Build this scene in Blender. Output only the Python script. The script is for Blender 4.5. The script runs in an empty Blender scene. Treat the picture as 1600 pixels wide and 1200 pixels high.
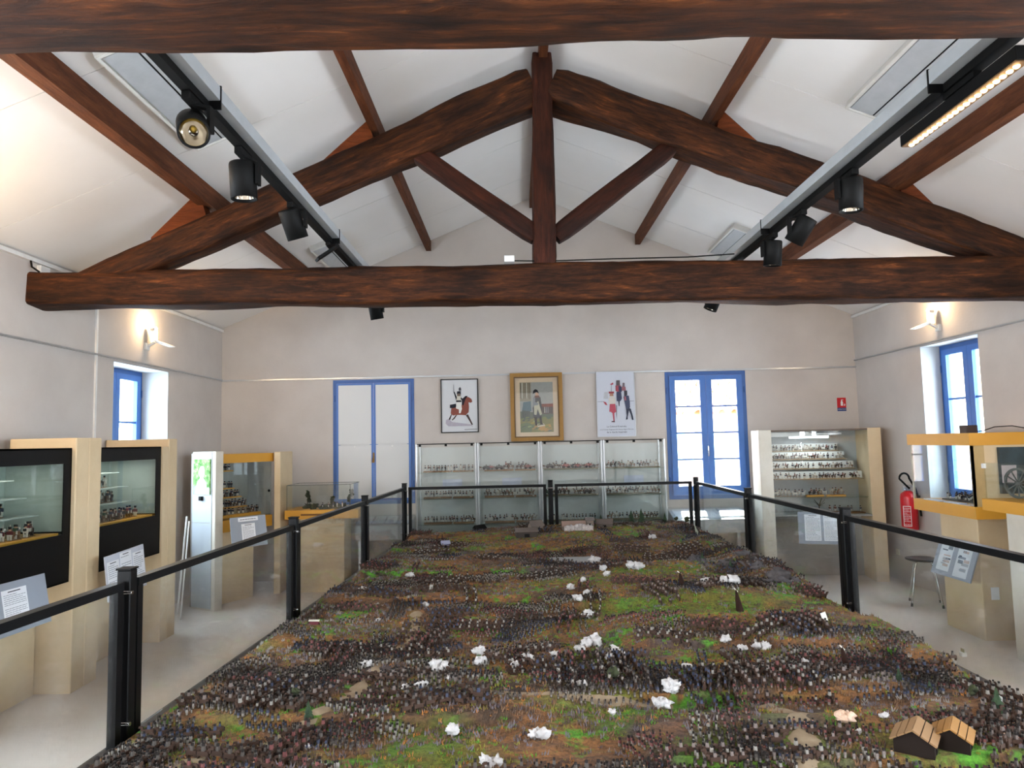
import bpy, math, random
import numpy as np
from mathutils import Matrix, Vector, noise as mnoise
random.seed(7); rng = np.random.default_rng(7)
PI = math.pi
S = bpy.context.scene; COL = S.collection

# ------------------------------------------------------------------ camera, sky, light, exposure
cam_d = bpy.data.cameras.new('camera'); cam = bpy.data.objects.new('camera', cam_d); COL.objects.link(cam)
cam_d.sensor_width = 36; cam_d.sensor_fit = 'HORIZONTAL'; cam_d.lens = 1110.9/1600*36; cam_d.clip_start = .05; cam_d.clip_end = 200
_r = Vector((0.99974792, 0.0037498, -0.0221367)); _u = Vector((0.02236601, -0.08010022, 0.99653586)); _f = Vector((-0.00196366, 0.99677976, 0.08016389))
cm = Matrix.Identity(4)
for i in range(3): cm[i][0] = _r[i]; cm[i][1] = _u[i]; cm[i][2] = -_f[i]
cm[2][3] = 1.72
cam.matrix_world = cm
S.camera = cam
S.view_settings.view_transform = 'Standard'; S.view_settings.look = 'None'; S.view_settings.gamma = 1
S.view_settings.use_curve_mapping = False; S.view_settings.exposure = 0.12
S.cycles.max_bounces = 10; S.cycles.diffuse_bounces = 5; S.cycles.glossy_bounces = 4; S.cycles.transparent_max_bounces = 40
S.cycles.use_denoising = True; S.cycles.caustics_reflective = False; S.cycles.caustics_refractive = False
S.cycles.sample_clamp_indirect = 6
W = bpy.data.worlds.new('sky'); S.world = W; W.use_nodes = True
bg = W.node_tree.nodes['Background']; bg.inputs[0].default_value = (.74, .87, 1, 1); bg.inputs[1].default_value = 22.0

def lamp(name, kind, loc, energy, color=(1, 1, 1), direction=None, **kw):
    d = bpy.data.lights.new(name, kind); d.energy = energy; d.color = color
    for k, v in kw.items(): setattr(d, k, v)
    o = bpy.data.objects.new(name, d); COL.objects.link(o); o.location = loc
    if direction: o.rotation_euler = Vector(direction).to_track_quat('-Z', 'Y').to_euler()
    return o
lamp('sun', 'SUN', (0, 20, 20), 60.0, (1, .95, .86), (-.10, -.60, -1), angle=.01)
XL, XR, YB, YF = -3.82, 4.48, 9.27, -4.0
# fill lamps added, one in each unseen side-wall opening beside and behind the camera
FILL_DAY = (.86, .93, 1.0)
for yy, pw in ((-2.4, 200), (.4, 110), (3.2, 12)):
    lamp('added_window_fill', 'AREA', (XL+.02, yy, 1.75), pw, FILL_DAY, (1, 0, -.02), shape='RECTANGLE', size=1.1, size_y=1.6)
    lamp('added_window_fill', 'AREA', (XR-.02, yy, 1.75), pw, FILL_DAY, (-1, 0, -.02), shape='RECTANGLE', size=1.1, size_y=1.6)
def portal(loc, d, sx, sy):
    o = lamp('sky_portal', 'AREA', loc, 1, (1, 1, 1), d, shape='RECTANGLE', size=sx, size_y=sy); o.data.cycles.is_portal = True
portal((2.5, YB+.36, 1.75), (0, -1, 0), 1.05, 1.64)
portal((XL-.42, 7.29, 1.76), (1, 0, 0), 1.1, 1.64)
portal((XR+.42, 7.29, 1.80), (-1, 0, 0), 1.0, 1.72)

# ------------------------------------------------------------------ materials
def lin(h):
    h = h.lstrip('#'); c = [int(h[i:i+2], 16)/255 for i in (0, 2, 4)]
    return tuple(x/12.92 if x <= .04045 else ((x+.055)/1.055)**2.4 for x in c)+(1,)
def newmat(name):
    m = bpy.data.materials.new(name); m.use_nodes = True; nt = m.node_tree; return m, nt, nt.nodes['Principled BSDF']
def ramp(nt, stops):
    r = nt.nodes.new('ShaderNodeValToRGB'); e = r.color_ramp.elements
    e[0].position = stops[0][0]; e[0].color = lin(stops[0][1]); e[1].position = stops[-1][0]; e[1].color = lin(stops[-1][1])
    for p, c in stops[1:-1]:
        q = e.new(p); q.color = lin(c)
    return r
def noise(nt, vec, scale, detail=4, rough=.55, dist=0):
    n = nt.nodes.new('ShaderNodeTexNoise'); n.inputs['Scale'].default_value = scale; n.inputs['Detail'].default_value = detail
    n.inputs['Roughness'].default_value = rough; n.inputs['Distortion'].default_value = dist
    if vec is not None: nt.links.new(vec, n.inputs['Vector'])
    return n
def mapping(nt, scale, rot=(0, 0, 0), coord='Object'):
    tc = nt.nodes.new('ShaderNodeTexCoord'); mp = nt.nodes.new('ShaderNodeMapping')
    mp.inputs['Scale'].default_value = scale; mp.inputs['Rotation'].default_value = rot; nt.links.new(tc.outputs[coord], mp.inputs['Vector']); return mp.outputs[0]
def bump(nt, b, h, strength=.3, dist=.01):
    n = nt.nodes.new('ShaderNodeBump'); n.inputs['Strength'].default_value = strength; n.inputs['Distance'].default_value = dist
    nt.links.new(h, n.inputs['Height']); nt.links.new(n.outputs[0], b.inputs['Normal'])
MATS = {}
def flat(col, rough=.6, metal=0, var=.12, scale=14, emit=None, es=0, name=None):
    key = (col, rough, metal, var, scale, es)
    if key in MATS: return MATS[key]
    m, nt, b = newmat(name or 'paint_'+col.strip('#')); b.inputs['Roughness'].default_value = rough; b.inputs['Metallic'].default_value = metal
    n = noise(nt, mapping(nt, (1, 1, 1)), scale, 3)
    mx = nt.nodes.new('ShaderNodeMix'); mx.data_type = 'RGBA'; c = lin(col)
    mx.inputs['A'].default_value = tuple(x*(1-var) for x in c[:3])+(1,); mx.inputs['B'].default_value = tuple(min(1, x*(1+var)) for x in c[:3])+(1,)
    nt.links.new(n.outputs[0], mx.inputs['Factor']); nt.links.new(mx.outputs['Result'], b.inputs['Base Color'])
    if max(c[:3]) < .03: b.inputs['Specular IOR Level'].default_value = .15
    if es: b.inputs['Emission Color'].default_value = lin(emit or col); b.inputs['Emission Strength'].default_value = es
    MATS[key] = m; return m
def mottled(name, a, bcol, scale, rough, bs=.15, bscale=60, mid=None, stretch=(1, 1, 1)):
    m, nt, b = newmat(name); v = mapping(nt, stretch); n = noise(nt, v, scale, 6, .6)
    st = [(.3, a), (.7, bcol)] if mid is None else [(.3, a), (.5, mid), (.7, bcol)]
    r = ramp(nt, st); nt.links.new(n.outputs[0], r.inputs[0]); nt.links.new(r.outputs[0], b.inputs['Base Color']); b.inputs['Roughness'].default_value = rough
    n2 = noise(nt, v, bscale, 3); bump(nt, b, n2.outputs[0], bs, .004); return m
M_wall = mottled('plaster', '#bcb4ae', '#ccc5bf', 1.1, .9, .25, 45)
M_reveal = mottled('white_plaster', '#bcbebd', '#c8caca', 2, .85, .2, 45)
M_ceil = mottled('ceiling_board', '#e6e4e1', '#eeecea', .9, .75, .06, 20)
M_joint = flat('#8d8985', .9)
M_floor = mottled('polished_concrete', '#c6b6a9', '#dbd1c9', .8, .36, .05, 30, '#d0c5bb')
M_beige = mottled('beige_plaster', '#cdb590', '#dcc8a6', 2.2, .8, .3, 40)
M_beige2 = mottled('pale_rough_plaster', '#c9c3b6', '#dbd6ca', 3, .85, .4, 35)
def wood(name, c0, c1, c2, c3, rough=.42, dark=True):
    m, nt, b = newmat(name); v = mapping(nt, (1.6, 13, 13)); n = noise(nt, v, 2.4, 10, .7, .5)
    r = ramp(nt, [(.28, c0), (.46, c1), (.6, c2), (.8, c3)]); nt.links.new(n.outputs[0], r.inputs[0])
    v2 = mapping(nt, (1, 2.5, 2.5)); n2 = noise(nt, v2, 2.2, 4, .6); r2 = ramp(nt, [(.36, '#4a4440' if dark else '#b0a89f'), (.62, '#ffffff')]); nt.links.new(n2.outputs[0], r2.inputs[0])
    mx = nt.nodes.new('ShaderNodeMix'); mx.data_type = 'RGBA'; mx.blend_type = 'MULTIPLY'; mx.inputs['Factor'].default_value = .7
    nt.links.new(r.outputs[0], mx.inputs['A']); nt.links.new(r2.outputs[0], mx.inputs['B']); nt.links.new(mx.outputs['Result'], b.inputs['Base Color'])
    b.inputs['Roughness'].default_value = rough; b.inputs['Specular IOR Level'].default_value = .18; bump(nt, b, n.outputs[0], .7, .014); return m
M_old = wood('old_dark_wood', '#120703', '#331909', '#502a10', '#97592b', .65)
M_post = wood('reddish_dark_wood', '#190a05', '#32160b', '#421d10', '#5a2c18', .65)
M_purlin = wood('orange_brown_wood', '#452415', '#5a321d', '#6b3e25', '#835033', .65, False)
M_cleat = wood('orange_cleat_wood', '#52260e', '#693213', '#783c19', '#8b4a22', .65, False)
M_blue = flat('#3c6db6', .4, var=.07); M_bluedark = flat('#315c9c', .45, var=.07)
M_black = flat('#0a0a0b', .4, name='black_metal'); M_rail = flat('#0e0f11', .35, name='dark_rail_metal'); M_matte = flat('#070707', .6, name='matt_black')
M_white = flat('#e4e4e2', .45, name='white_paint'); M_panel = flat('#d3d4d4', .5, var=.03, scale=2, name='white_door_panel')
M_alu = flat('#b7babd', .3, .85, name='aluminium'); M_galv = flat('#a4a9ac', .45, .15, name='galvanised_steel'); M_chrome = flat('#c8c8c8', .15, 1, name='chrome')
M_yellow = flat('#cd9430', .45, var=.05, name='yellow_laminate'); M_gold = flat('#8f6a30', .4, .35, name='gold_leaf')
M_paper = flat('#e9ecf2', .7, var=.02, name='paper'); M_ink = flat('#3a3d46', .8, name='ink'); M_board = flat('#9199a6', .5, var=.04, name='grey_sign_board')
M_grey = flat('#7f8283', .6, name='grey_backing'); M_greendark = flat('#9aa8a2', .6, name='greenish_case_back')
M_red = flat('#c11a22', .3, name='red_enamel')
def glassmat(name, tint, refl=1.0, rough=.02, haze=0):
    m = bpy.data.materials.new(name); m.use_nodes = True; nt = m.node_tree; nt.nodes.remove(nt.nodes['Principled BSDF']); out = nt.nodes['Material Output']
    t = nt.nodes.new('ShaderNodeBsdfTransparent'); t.inputs[0].default_value = tint+(1,); g = nt.nodes.new('ShaderNodeBsdfGlossy'); g.inputs['Roughness'].default_value = rough
    g.inputs[0].default_value = (refl, refl, refl, 1); mx = nt.nodes.new('ShaderNodeMixShader'); ge = nt.nodes.new('ShaderNodeNewGeometry'); dt = nt.nodes.new('ShaderNodeVectorMath'); dt.operation = 'DOT_PRODUCT'
    nt.links.new(ge.outputs['Normal'], dt.inputs[0]); nt.links.new(ge.outputs['Incoming'], dt.inputs[1])
    def mth(op, a, b=None):
        q = nt.nodes.new('ShaderNodeMath'); q.operation = op
        for i, v in enumerate((a, b)):
            if v is None: continue
            if isinstance(v, (int, float)): q.inputs[i].default_value = v
            else: nt.links.new(v, q.inputs[i])
        return q
    ab = mth('ABSOLUTE', dt.outputs['Value']); om = mth('SUBTRACT', 1.0, ab.outputs[0]); pw_ = mth('POWER', om.outputs[0], 5.0); ml = mth('MULTIPLY', pw_.outputs[0], .9); fr = mth('ADD', ml.outputs[0], .035)
    nt.links.new(fr.outputs[0], mx.inputs[0]); nt.links.new(t.outputs[0], mx.inputs[1]); nt.links.new(g.outputs[0], mx.inputs[2]); last = mx
    if haze:
        d = nt.nodes.new('ShaderNodeBsdfDiffuse'); d.inputs[0].default_value = (.8, .8, .8, 1); m2 = nt.nodes.new('ShaderNodeMixShader')
        n = noise(nt, mapping(nt, (1, 1, 1)), 3, 5, .7); mr = nt.nodes.new('ShaderNodeMapRange'); mr.inputs[1].default_value = .45; mr.inputs[2].default_value = .8; mr.inputs[3].default_value = haze*.4; mr.inputs[4].default_value = haze*3
        nt.links.new(n.outputs[0], mr.inputs[0]); nt.links.new(mr.outputs[0], m2.inputs[0]); nt.links.new(mx.outputs[0], m2.inputs[1]); nt.links.new(d.outputs[0], m2.inputs[2]); last = m2
    nt.links.new(last.outputs[0], out.inputs[0]); return m
G_clear = glassmat('clear_glass', (.97, .985, .98)); G_case = glassmat('case_glass', (.965, .98, .975)); G_barrier = glassmat('barrier_glass', (.93, .95, .95), haze=.025)
G_dark = glassmat('smoked_glass', (.85, .88, .87))

# ------------------------------------------------------------------ mesh builder
class MB:
    def __init__(s, M=None): s.v = []; s.f = []; s.m = []; s.s = []; s.M = M or Matrix.Identity(4); s.mi = 0
    def add(s, vs, fs, smooth=False):
        b = len(s.v)
        for p in vs: s.v.append(tuple(s.M @ Vector(p)))
        for f in fs: s.f.append(tuple(b+i for i in f)); s.m.append(s.mi); s.s.append(smooth)
        return s
    def box(s, x0, x1, y0, y1, z0, z1):
        return s.add([(x, y, z) for z in (z0, z1) for y in (y0, y1) for x in (x0, x1)], [(0, 2, 3, 1), (4, 5, 7, 6), (0, 1, 5, 4), (2, 6, 7, 3), (0, 4, 6, 2), (1, 3, 7, 5)])
    def bbox(s, x0, x1, y0, y1, z0, z1, c=.004):
        # box with chamfered vertical and top edges
        q = [(x0+c, y0), (x1-c, y0), (x1, y0+c), (x1, y1-c), (x1-c, y1), (x0+c, y1), (x0, y1-c), (x0, y0+c)]
        def sh(k): return [(min(max(x, x0+k), x1-k), min(max(y, y0+k), y1-k)) for x, y in q]
        rings = [(q, z0), (q, z1-c), (sh(c), z1)]; vs = [(x, y, z) for r, z in rings for x, y in r]
        fs = [tuple(range(7, -1, -1)), tuple(range(16, 24))]+[(k*8+i, k*8+(i+1) % 8, k*8+8+(i+1) % 8, k*8+8+i) for k in range(2) for i in range(8)]
        return s.add(vs, fs)
    def bar(s, p0, p1, w, h, up=(0, 0, 1)):
        p0 = Vector(p0); p1 = Vector(p1); d = (p1-p0).normalized(); u = Vector(up)
        if abs(d.dot(u)) > .99: u = Vector((0, 1, 0))
        r = d.cross(u).normalized(); u = r.cross(d)
        vs = [p+r*a*w/2+u*b*h/2 for p in (p0, p1) for a, b in ((-1, -1), (1, -1), (1, 1), (-1, 1))]
        return s.add(vs, [(3, 2, 1, 0), (4, 5, 6, 7), (0, 1, 5, 4), (1, 2, 6, 5), (2, 3, 7, 6), (3, 0, 4, 7)])
    def tube(s, pts, r, n=12, r1=None, cap=True):
        pts = [Vector(p) for p in pts]; rs = [r+((r1 if r1 is not None else r)-r)*i/(len(pts)-1) for i in range(len(pts))]
        vs = []; fs = []
        for i, p in enumerate(pts):
            d = (pts[min(i+1, len(pts)-1)]-pts[max(i-1, 0)]).normalized(); a = d.orthogonal().normalized() if i == 0 else (a-d*a.dot(d)).normalized()
            b = d.cross(a)
            for k in range(n): t = 2*PI*k/n; vs.append(p+(a*math.cos(t)+b*math.sin(t))*rs[i])
        for i in range(len(pts)-1):
            for k in range(n): fs.append((i*n+k, i*n+(k+1) % n, (i+1)*n+(k+1) % n, (i+1)*n+k))
        s.add(vs, fs, True)
        if cap: b0 = len(pts)*n; s.add(vs[:n], [tuple(range(n-1, -1, -1))]); s.add(vs[-n:], [tuple(range(n))])
        return s
    def lathe(s, prof, n=16, M=None, cap=True):
        M = M or Matrix.Identity(4)
        vs = [M @ Vector((r*math.cos(2*PI*k/n), r*math.sin(2*PI*k/n), z)) for r, z in prof for k in range(n)]
        fs = [(i*n+k, i*n+(k+1) % n, (i+1)*n+(k+1) % n, (i+1)*n+k) for i in range(len(prof)-1) for k in range(n)]
        s.add(vs, fs, True)
        if cap and prof[0][0] > 1e-4: s.add(vs[:n], [tuple(range(n-1, -1, -1))])
        if cap and prof[-1][0] > 1e-4: s.add(vs[-n:], [tuple(range(n))])
        return s
    def prism(s, poly, t, F):
        # poly: 2D points in frame F's XY plane, extruded t along F's Z
        area = sum(poly[i][0]*poly[(i+1) % len(poly)][1]-poly[(i+1) % len(poly)][0]*poly[i][1] for i in range(len(poly)))
        if area < 0: poly = poly[::-1]
        n = len(poly); vs = [F @ Vector((x, y, z)) for z in (0, t) for x, y in poly]
        return s.add(vs, [tuple(range(n-1, -1, -1)), tuple(range(n, 2*n))]+[(i, (i+1) % n, n+(i+1) % n, n+i) for i in range(n)])
    def slab(s, c, t):
        # four corners (TL, TR, BR, BL as seen from the front), thickness t backwards
        c = [Vector(p) for p in c]; nrm = (c[3]-c[0]).cross(c[1]-c[0]).normalized()
        vs = [p for p in c]+[p-nrm*t for p in c]
        return s.add(vs, [(0, 3, 2, 1), (4, 5, 6, 7), (0, 1, 5, 4), (1, 2, 6, 5), (2, 3, 7, 6), (3, 0, 4, 7)])
    def blob(s, c, r, n=8, m=5, amp=.25, seed=0, flatz=1.0):
        vs = []; fs = []; c = Vector(c)
        for i in range(m+1):
            ph = PI*i/m
            for k in range(n):
                th = 2*PI*k/n; d = Vector((math.sin(ph)*math.cos(th), math.sin(ph)*math.sin(th), math.cos(ph)))
                q = 1+amp*mnoise.noise(d*2.1+Vector((seed*7.3, seed*1.7, 0)))*2; vs.append(c+Vector((d.x, d.y, d.z*flatz))*r*q)
        for i in range(m):
            for k in range(n): fs.append((i*n+k, (i+1)*n+k, (i+1)*n+(k+1) % n, i*n+(k+1) % n))
        return s.add(vs, fs, True)
WM = {}
def tagit(o, label=None, cat=None, group=None, kind=None):
    if label: o['label'] = label
    if cat: o['category'] = cat
    if group: o['group'] = group
    if kind: o['kind'] = kind
    return o
def mesh_of(mb, name, mats, inv=None):
    me = bpy.data.meshes.new(name)
    vs = mb.v if inv is None else [tuple(inv @ Vector(p)) for p in mb.v]
    me.from_pydata(vs, [], mb.f)
    for m in (mats if isinstance(mats, (list, tuple)) else [mats]): me.materials.append(m)
    me.polygons.foreach_set('material_index', mb.m); me.polygons.foreach_set('use_smooth', mb.s); me.update(); return me
def build(mb, name, mats, parent=None, own=None, loc=None):
    """vertices are given in world space; the mesh is stored relative to its thing"""
    Mw = own if own is not None else (WM[parent.name] if parent is not None else Matrix.Translation(loc or (0, 0, 0)))
    o = bpy.data.objects.new(name, mesh_of(mb, name, mats, Mw.inverted())); COL.objects.link(o); WM[o.name] = Mw
    if parent is not None: o.parent = parent; o.matrix_basis = WM[parent.name].inverted() @ Mw
    else: o.matrix_basis = Mw
    return o
def thing(name, label, cat, loc=(0, 0, 0), rz=0, group=None, kind=None):
    o = bpy.data.objects.new(name, None); COL.objects.link(o); o.empty_display_size = .1
    o.matrix_basis = Matrix.Translation(loc) @ Matrix.Rotation(rz, 4, 'Z'); WM[o.name] = o.matrix_basis.copy()
    return tagit(o, label, cat, group, kind)
def struct(mb, name, mats, parent=None, loc=None):
    o = build(mb, name, mats, parent, loc=loc)
    if parent is None: o['kind'] = 'structure'
    return o
def inst(name, me, loc, rz=0, sc=1, parent=None, label=None, cat=None, group=None):
    o = bpy.data.objects.new(name, me); COL.objects.link(o)
    o.matrix_basis = Matrix.Translation(loc) @ Matrix.Rotation(rz, 4, 'Z') @ Matrix.Scale(sc, 4)
    return tagit(o, label, cat, group)
def dup(o, dx=(0, 0, 0), label=None, group=None, mw=None, parent=None):
    c = o.copy(); COL.objects.link(c)
    if parent is None:
        c.matrix_basis = mw if mw is not None else Matrix.Translation(dx) @ o.matrix_basis
        if label: c['label'] = label
        if group: c['group'] = group
    else: c.parent = parent
    for ch in list(o.children): dup(ch, parent=c)
    return c

# ------------------------------------------------------------------ the room
PZ, RZ, RX = 3.28, 4.97, .33
SL = (RZ-PZ)/(RX-XL); SLR = (RZ-PZ)/(XR-RX)
def cz(x): return RZ-SL*(RX-x) if x < RX else RZ-SLR*(x-RX)
struct(MB().box(-4.4, 5.1, YF-.4, YB+.4, -.25, 0), 'floor', M_floor)
def side_wall(name, x0, x1, wins):
    mb = MB(); ys = [YF-.3]
    for a, b, z0, z1 in wins:
        mb.box(x0, x1, ys[-1], a, 0, PZ+.03); mb.box(x0, x1, a, b, 0, z0); mb.box(x0, x1, a, b, z1, PZ+.03); ys.append(b)
    mb.box(x0, x1, ys[-1], YB+.4, 0, PZ+.03); return struct(mb, name, M_wall)
side_wall('wall_left', XL-.45, XL, [(-2.95, -1.85, .95, 2.55), (-.15, .95, .95, 2.55), (2.65, 3.75, .95, 2.55), (6.75, 7.83, .95, 2.57)])
side_wall('wall_right', XR, XR+.45, [(-2.95, -1.85, .95, 2.55), (-.15, .95, .95, 2.55), (2.65, 3.75, .95, 2.55), (6.80, 7.78, .95, 2.655)])
mb = MB(); y0, y1 = YB, YB+.4
for a, b in ((XL-.45, -2.36), (-1.30, 1.98), (3.03, XR+.45)): mb.box(a, b, y0, y1, 0, PZ)
for a, b, z0, z1 in ((-2.36, -1.30, .95, 2.565), (1.98, 3.03, .925, 2.575)): mb.box(a, b, y0, y1, 0, z0); mb.box(a, b, y0, y1, z1, PZ)
mb.add([(x, y, z) for y in (y0, y1) for x, z in ((XL-.45, PZ), (XR+.45, PZ), (XR, cz(XR)+.02), (RX, RZ+.02), (XL, cz(XL)+.02))],
       [(0, 1, 2, 3, 4), (9, 8, 7, 6, 5)]+[(i, 5+i, 5+(i+1) % 5, (i+1) % 5) for i in range(5)])
struct(mb, 'wall_back', M_wall)
struct(MB().box(XL-.45, XR+.45, YF-.3, YF, 0, RZ+.1), 'wall_front', M_wall)
# ceiling: backing slabs and its boards with open joints
ceil = struct(MB().add([(x, y, cz(x)+.03+dz) for dz in (0, .08) for y in (YF-.3, YB+.4) for x in (XL-.45, RX, XR+.45)],
    [(0, 1, 4, 3), (1, 2, 5, 4), (6, 9, 10, 7), (7, 10, 11, 8), (0, 6, 7, 1), (1, 7, 8, 2), (3, 4, 10, 9), (4, 5, 11, 10), (0, 3, 9, 6), (2, 8, 11, 5)]), 'ceiling', M_joint)
pm = {}
for sgn, cols in ((-1, [(XL, -2.47), (-2.47, -1.09), (-1.09, RX)]), (1, [(RX, 1.7), (1.7, 3.12), (3.12, XR)])):
    for ci, (a, b) in enumerate(cols):
        yy = YF; k = 0
        while yy < YB-.01:
            ye = min(yy+1.128, YB); g = .0035
            mb = MB(); vs = [(x, y, cz(x)+dz) for dz in (0, .026) for y in (yy+g, ye-g) for x in (a+g, b-g)]
            mb.add(vs, [(0, 2, 3, 1), (4, 5, 7, 6), (0, 1, 5, 4), (2, 6, 7, 3), (0, 4, 6, 2), (1, 3, 7, 5)])
            build(mb, 'ceiling_board', M_ceil, ceil); yy = ye; k += 1
# picture rails, wall conduits
struct(MB().box(XL, XR, YB-.018, YB, 2.580, 2.600), 'trim_1', M_alu)
struct(MB().box(XL, XL+.018, YF, YB, 2.590, 2.606), 'trim_2', M_alu)
struct(MB().box(XR-.018, XR, YF, YB, 2.668, 2.684), 'trim_3', M_alu)
struct(MB().box(XL, XL+.03, YF, YB-.02, PZ-.05, PZ-.02), 'trim_4', M_white)
struct(MB().box(XR-.03, XR, YF, YB-.02, PZ-.05, PZ-.02), 'trim_5', M_white)
struct(MB().box(XL, XL+.016, 6.44, 6.465, 1.0, PZ-.05), 'trim_6', M_white)

def truss_beam(parent, name, p0, p1, w, h, mat, seed=0, amp=.018, w1=None, h1=None, round_=.35, ends=True):
    p0 = Vector(p0); p1 = Vector(p1); L = (p1-p0).length; d = (p1-p0).normalized()
    yv = Vector((0, 1, 0)); zv = d.cross(yv).normalized(); zv = zv if zv.z >= 0 or abs(zv.z) < .2 else -zv; yv = zv.cross(d)
    Mo = Matrix.Identity(4)
    for i in range(3): Mo[i][0] = d[i]; Mo[i][1] = yv[i]; Mo[i][2] = zv[i]; Mo[i][3] = p0[i]
    w1 = w1 or w; h1 = h1 or h; n = 20; ns = max(4, int(L/.09)); vs = []; fs = []
    for i in range(ns+1):
        t = i/ns; x = L*t; ww = w+(w1-w)*t; hh = h+(h1-h)*t
        e = 1-(.12 if i in (0, ns) and ends else 0)
        for k in range(n):
            a = 2*PI*(k+.5)/n; ca, sa = math.cos(a), math.sin(a); pw = round_
            yy = math.copysign(abs(ca)**pw, ca)*ww/2*e; zz = math.copysign(abs(sa)**pw, sa)*hh/2*e
            nn = mnoise.noise(Vector((x*1.3, ca*1.1+seed*9.1, sa*1.1)))*amp*1.6+mnoise.noise(Vector((x*5, ca*3+seed*3.1, sa*3)))*amp*.5
            q = Vector((ca, sa)); vs.append(Mo @ Vector((x, yy+q.x*nn, zz+q.y*nn)))
    for i in range(ns):
        for k in range(n): fs.append((i*n+k, i*n+(k+1) % n, (i+1)*n+(k+1) % n, (i+1)*n+k))
    mb = MB(); mb.add(vs, fs, True); mb.add(vs[:n], [tuple(range(n-1, -1, -1))]); mb.add(vs[-n:], [tuple(range(n))])
    return build(mb, name, mat, parent, own=Mo)
def truss(Y, label, ylo=0, seed=0, tie=None):
    t = thing('roof_truss', label, 'roof truss', (RX, Y, 2.8))
    (zl, hl), (zr, hr) = tie
    truss_beam(t, 'tie_beam', (-3.90, Y, zl), (4.70, Y, zr), .27, hl, M_old, seed+1, .016, h1=hr)
    truss_beam(t, 'king_post', (.275, Y-.02, 3.08), (.292, Y-.02, 4.86), .2, .19, M_post, seed+2, .010, h1=.16)
    truss_beam(t, 'rafter', (-3.50, Y, 2.995), (.22, Y, 4.60), .23, .20, M_old, seed+3, .016, h1=.36)
    truss_beam(t, 'rafter', (4.30, Y, 3.02), (.36, Y, 4.60), .24, .26, M_old, seed+4, .030, h1=.31)
    truss_beam(t, 'strut', (-.74, Y-.01, 4.07), (.21, Y-.01, 3.36), .15, .15, M_post, seed+5, .007)
    truss_beam(t, 'strut', (1.32, Y-.01, 4.07), (.36, Y-.01, 3.36), .15, .15, M_post, seed+6, .007)
    for px, sg in ((-2.45, -1), (-1.09, -1), (1.69, 1), (3.13, 1)):
        # wedge-shaped cleat on the rafter's back, on the eaves side of each purlin
        F = Matrix(((1, 0, 0, 0), (0, 0, -1, Y+.06), (0, 1, 0, 0), (0, 0, 0, 1)))
        zt_ = lambda x: 4.60+.150-(1.70/3.94)*(abs(x-(.22 if sg < 0 else .36)))
        a = px+sg*.05; b_ = a+sg*.38; poly = [(a-sg*.06, zt_(a)-.12), (a-sg*.06, zt_(a)), (a, cz(a)-.03), (b_, zt_(b_)), (b_, zt_(b_)-.12)]
        build(MB().prism(poly, .12, F), 'cleat', M_cleat, t)
    return t
truss(5.64, 'rough dark brown king-post truss in full view across the room', tie=((3.01, .27), (2.925, .36)), seed=0)
truss(1.85, 'rough dark brown truss nearest the viewer, only its tie beam in view', tie=((3.02, .33), (3.00, .33)), seed=11)
for i, (x, w, h, lab) in enumerate(((-2.46, .10, .145, 'long orange-brown purlin, outermost on the left slope'), (-1.085, .065, .12, 'thin orange-brown purlin high on the left slope'),
        (RX-.03, .07, .13, 'orange-brown ridge purlin behind the king post'), (1.69, .065, .12, 'thin orange-brown purlin high on the right slope'), (3.13, .10, .145, 'long orange-brown purlin, outermost on the right slope'))):
    zc_ = min(cz(x-w/2), cz(x+w/2)); Mo = Matrix.Translation((x, YF, zc_)) @ Matrix.Rotation(PI/2, 4, 'Z')
    mb = MB().box(x-w/2, x+w/2, YF, YB-.002, zc_-h, zc_+.015)
    tagit(build(mb, 'purlin', M_purlin, own=Mo), lab, 'roof beam')

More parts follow.
